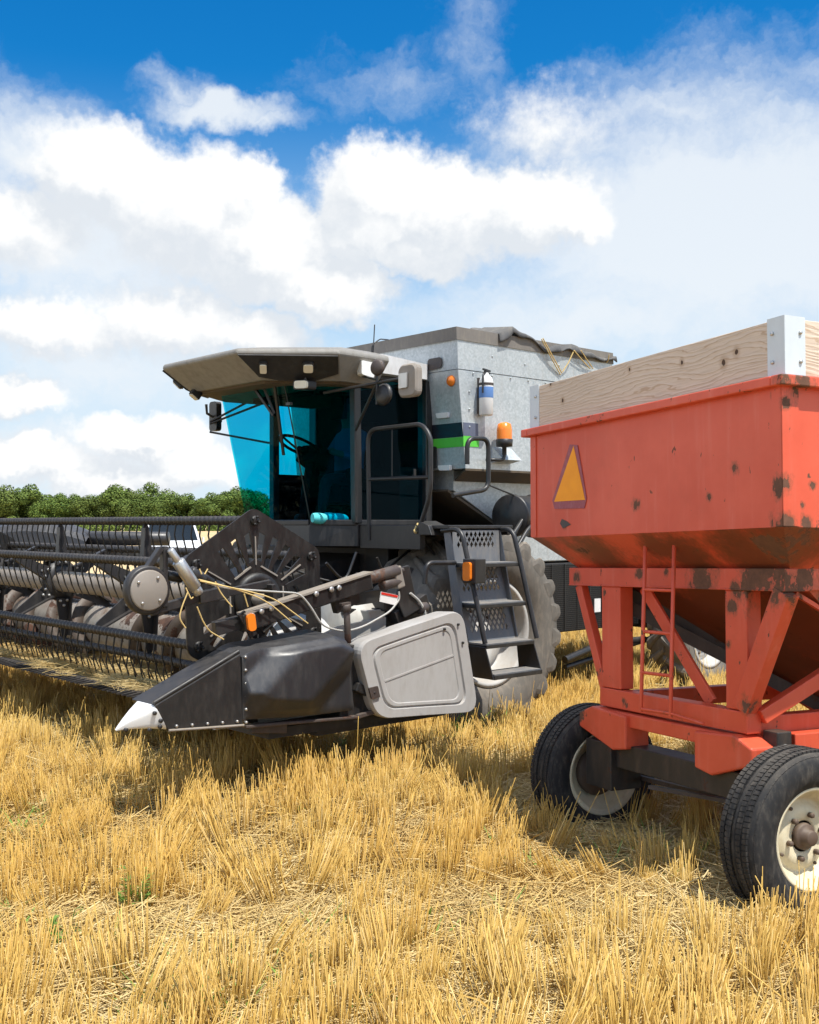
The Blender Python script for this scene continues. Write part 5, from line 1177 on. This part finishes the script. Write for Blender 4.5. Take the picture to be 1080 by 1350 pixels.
def library(name, objs):
    c = bpy.data.collections.new(name)
    for o in objs:
        for q in list(o.users_collection): q.objects.unlink(o)
        c.objects.link(o)
    lib[name] = c
def make_lib():
    r = random.Random(11); tufts = []
    for k in range(10):
        mb = MB(); n = r.randint(30, 52); kind = k % 5
        lean = V((r.uniform(-.25, .25), r.uniform(-.25, .25), 0)) * (1.0 if kind < 4 else 2.6)
        for i in range(n):
            p = V((r.gauss(0, .022), r.gauss(0, .048), -.02)); L = (.258 + r.gauss(0, .028)) * (1 if kind < 4 else 1.1)
            if r.random() < .14: L *= r.uniform(.5, 1.5)
            d = V((p.x * 1.4 + r.gauss(0, .06), p.y * .8 + r.gauss(0, .065), 1)) + lean * .8
            if r.random() < .10: d = d + V((r.uniform(-1, 1), r.uniform(-1, 1), -.2))
            stem(mb, p, d, L, r.uniform(.0016, .0027), V((r.gauss(0, .008), r.gauss(0, .008), 0)), r.uniform(0, 6))
        for i in range(3):
            p = V((r.gauss(0, .03), r.gauss(0, .06), r.uniform(.02, .1))); a = r.uniform(0, 6.28); L = r.uniform(.08, .2); d = V((math.cos(a), math.sin(a), r.uniform(-.3, .9))).normalized(); s = d.orthogonal().normalized() * r.uniform(.003, .006)
            mb.add([p - s, p + s, p + d * L * .5 + s * .8 + V((0, 0, .02)), p + d * L * .5 - s * .8 + V((0, 0, .02)), p + d * L], [(0, 1, 2, 3), (3, 2, 4)])
        tufts.append(mb.build('tuft', M['straw']))
    library('tufts', tufts)
    mats = []
    for k in range(6):
        mb = MB(); base = r.uniform(0, 6.28)
        for i in range(85):
            a = base + r.gauss(0, .9 if k % 2 else 1.6); L = r.uniform(.08, .38); p = V((r.uniform(-.2, .2), r.uniform(-.2, .2), r.uniform(.004, .08))); d = V((math.cos(a), math.sin(a), r.gauss(.03, .16)))
            stem(mb, p - d * L / 2, d, L, r.uniform(.0017, .0030), V((r.gauss(0, .02), r.gauss(0, .02), r.gauss(0, .012))), r.uniform(0, 6))
        mats.append(mb.build('mat', M['loose']))
    library('mats', mats)
    ws = []
    for k in range(5):
        mb = MB()
        for i in range(r.randint(8, 16)):
            a = r.uniform(0, 6.28); L = r.uniform(.07, .22); d = V((math.cos(a) * r.uniform(.3, 1), math.sin(a) * r.uniform(.3, 1), r.uniform(.5, 1.4))).normalized(); s = d.cross(V((0, 0, 1))).normalized() * r.uniform(.004, .010); p = V((r.gauss(0, .02), r.gauss(0, .02), 0)); q = p + d * L * .5; e = p + d * L + V((math.cos(a), math.sin(a), -.6)) * L * .25
            mb.add([p - s * .5, p + s * .5, q + s, q - s, e], [(0, 1, 2, 3), (3, 2, 4)])
        ws.append(mb.build('blades', M['weed']))
    library('weeds', ws)
make_lib()
def scatter(name, coll, pts, m, label=None, cat=None):
    """pts: (x, y, z, tilt_x, tilt_y, turn, scale, variant)"""
    me = bpy.data.meshes.new(name); me.from_pydata([p[:3] for p in pts], [], [])
    a = me.attributes.new('turn', 'FLOAT_VECTOR', 'POINT'); a.data.foreach_set('vector', [q for p in pts for q in p[3:6]])
    a = me.attributes.new('size', 'FLOAT', 'POINT'); a.data.foreach_set('value', [p[6] for p in pts])
    a = me.attributes.new('pick', 'INT', 'POINT'); a.data.foreach_set('value', [int(p[7]) for p in pts])
    o = bpy.data.objects.new(name, me); COL.objects.link(o); me.materials.append(m)
    t = bpy.data.node_groups.new(name, 'GeometryNodeTree'); t.interface.new_socket('Geometry', in_out='INPUT', socket_type='NodeSocketGeometry'); t.interface.new_socket('Geometry', in_out='OUTPUT', socket_type='NodeSocketGeometry')
    gi = t.nodes.new('NodeGroupInput'); go = t.nodes.new('NodeGroupOutput'); ip = t.nodes.new('GeometryNodeInstanceOnPoints'); ci = t.nodes.new('GeometryNodeCollectionInfo')
    ci.inputs['Collection'].default_value = lib[coll]; ci.inputs['Separate Children'].default_value = True; ci.inputs['Reset Children'].default_value = True
    def attr(nm, ty): n = t.nodes.new('GeometryNodeInputNamedAttribute'); n.data_type = ty; n.inputs['Name'].default_value = nm; return n.outputs[0]
    t.links.new(gi.outputs[0], ip.inputs['Points']); t.links.new(ci.outputs[0], ip.inputs['Instance']); ip.inputs['Pick Instance'].default_value = True
    t.links.new(attr('pick', 'INT'), ip.inputs['Instance Index']); t.links.new(attr('turn', 'FLOAT_VECTOR'), ip.inputs['Rotation']); t.links.new(attr('size', 'FLOAT'), ip.inputs['Scale'])
    t.links.new(ip.outputs[0], go.inputs[0]); md = o.modifiers.new('scatter', 'NODES'); md.node_group = t
    return tag(o, label, cat, kind='stuff')
def wheelspots():
    out = []
    for (x, y, r) in ((.255, .145, .17), (.32, 1.83, .17), (2.55, .145, .17), (2.55, 1.83, .17)):
        p = MW @ V((x, y, 0)); out.append((p.x, p.y, r))
    for (u, v, r) in ((-.13, 1.37, .42), (-.13, -1.37, .42), (-3.55, 1.52, .3), (-3.55, -1.52, .3)):
        p = MC @ V((u, v, 0)); out.append((p.x, p.y, r))
    return out
def fill_field():
    r = random.Random(21); ws = wheelspots(); T = []; L = []; G = []
    rd = V((-.35, -.94)).normalized(); rn_ = V((-rd.y, rd.x))         # direction of the drilled rows
    def laid(x, y):      # where the straw lies flattened: a wheel track across the front and drifting patches
        band = math.exp(-((y - 4.62 - .10 * x - .08 * math.sin(x * 3)) / .33) ** 2) * .95
        n = noise.noise(V((x * .55, y * .35, 3))) + .5 * noise.noise(V((x * 1.6, y * 1.1, 8)))
        return max(band, min(1, max(0, n * 1.7 - .15)))
    def ok(x, y): return all((x - a) ** 2 + (y - b) ** 2 > q * q for a, b, q in ws)
    row = -46
    sp = .19
    for row in range(-230, 231):
        s = -3.0
        while s < 46:
            c = rd * -s + rn_ * (row * sp + r.gauss(0, .022)); x, y = c.x + r.gauss(0, .01), c.y; s += r.uniform(.08, .16) * (1.0 if y < 13 else 1.7)
            if y < 3.1 or y > 30 or abs(x) > .42 * y + 1.6: continue
            if not ok(x, y): continue
            f = laid(x, y); gap = noise.noise(V((x * 2.1, y * 2.1, 4)))
            if r.random() < f * .90 + (.16 if gap < .05 else .7 * min(1, gap * 2.2)): continue
            lx, ly = .22 * noise.noise(V((x * .9, y * .9, 1))), .28 * noise.noise(V((x * .8, y * .8, 6)))
            if f > .25 and r.random() < .6: lx += .8 * f; ly += .3 * f
            k = r.uniform(.85, 1.22) * (1.0 + .25 * noise.noise(V((x * .7, y * .7, 2)))) * (1.12 if y < 4.3 else 1)
            T.append((x, y, gz(x, y), -ly + r.gauss(0, .05), lx + r.gauss(0, .05), math.atan2(rd.y, rd.x) - math.pi / 2 + r.gauss(0, .35) + (math.pi if r.random() < .5 else 0), k, r.randrange(10)))
    n = 17000
    for i in range(n):
        y = 3.0 + 21 * r.random() ** 1.7; x = r.uniform(-1, 1) * (.42 * y + 1.5)
        if not ok(x, y): continue
        f = laid(x, y)
        if r.random() > .50 + .5 * f: continue
        L.append((x, y, gz(x, y) + (.02 * r.random() + .03 * f * r.random()), r.gauss(0, .08), r.gauss(0, .08), r.gauss(.5, .6) if r.random() < .6 else r.uniform(0, 6.28), r.uniform(.8, 1.25), r.randrange(6)))
    for i in range(4200):
        y = 3.2 + 18 * r.random() ** 1.5; x = r.uniform(-1, 1) * (.42 * y + 1.2)
        if noise.noise(V((x * .8, y * .8, 14))) < .12 or not ok(x, y): continue
        G.append((x, y, gz(x, y), 0, 0, r.uniform(0, 6.28), r.uniform(.6, 1.25), r.randrange(5)))
    for (px, py, n_, k) in ((625, 955, 26, 1.5), (600, 965, 10, 1.2), (880, 1000, 8, 1.0)):     # the green patch by the combine's front tyre
        d = EYE * F_PX / (py + 25 - HY); xc = (px - CX) / F_PX * d
        for i in range(n_): x, y = xc + r.gauss(0, .15), d + r.gauss(0, .2); G.append((x, y, gz(x, y), 0, 0, r.uniform(0, 6.28), k * r.uniform(.8, 1.3), r.randrange(5)))
    PANS = []
    for i in range(150):
        p = MC @ V((r.uniform(2.15, 2.95), r.uniform(-2.8, 2.5), .575 + .03 * r.random())); PANS.append((p.x, p.y, p.z, 0, 0, r.uniform(0, 6.28), .7, r.randrange(6)))
    scatter('cut_straw', 'mats', PANS, M['loose'], 'cut straw littering the floor of the header under the reel', 'straw')
    print('TUFTS', len(T), 'MATS', len(L), 'WEEDS', len(G))
    scatter('wheat_stubble', 'tufts', T, M['straw'], 'golden cut wheat stubble standing in rows over the whole field', 'stubble')
    scatter('loose_straw', 'mats', L, M['loose'], 'pale loose straw lying flattened between the stubble rows', 'straw')
    scatter('green_weeds', 'weeds', G, M['weed'], 'small green grass blades growing among the stubble', 'weeds')
fill_field()
def weed(px, py, label, hgt, n, seed):
    r = random.Random(seed); d = EYE * F_PX / (py - HY); x = (px - CX) / F_PX * d
    root = thing('weed_plant', label, 'weed', Matrix.Translation((x, d, gz(x, d))))
    st = MB(); lf = MB()
    for i in range(n):
        a = r.uniform(0, 6.28); e = V((math.cos(a) * .06, math.sin(a) * .06, hgt * r.uniform(.5, 1))); st.tube([(0, 0, 0), e * .5 + V((0, 0, .02)), e], [.0035, .003, .002], 5)
        for j in range(9):
            b = a + r.uniform(-1.5, 1.5); q = e * r.uniform(.55, 1.0); dd = V((math.cos(b), math.sin(b), r.uniform(-.1, .7))).normalized(); s = dd.cross(V((0, 0, 1))).normalized() * r.uniform(.006, .011); Ln = r.uniform(.035, .06)
            lf.add([q, q + dd * Ln * .5 + s, q + dd * Ln, q + dd * Ln * .5 - s], [(0, 1, 2, 3)])
    st.build('stem', M['weed'], root); lf.build('leaves', M['weed'], root)
weed(180, 1215, 'leafy green weed with feathery leaves among the stubble at left', .30, 11, 1)
weed(82, 1268, 'small upright green weed near the lower left corner of the field', .26, 5, 2)
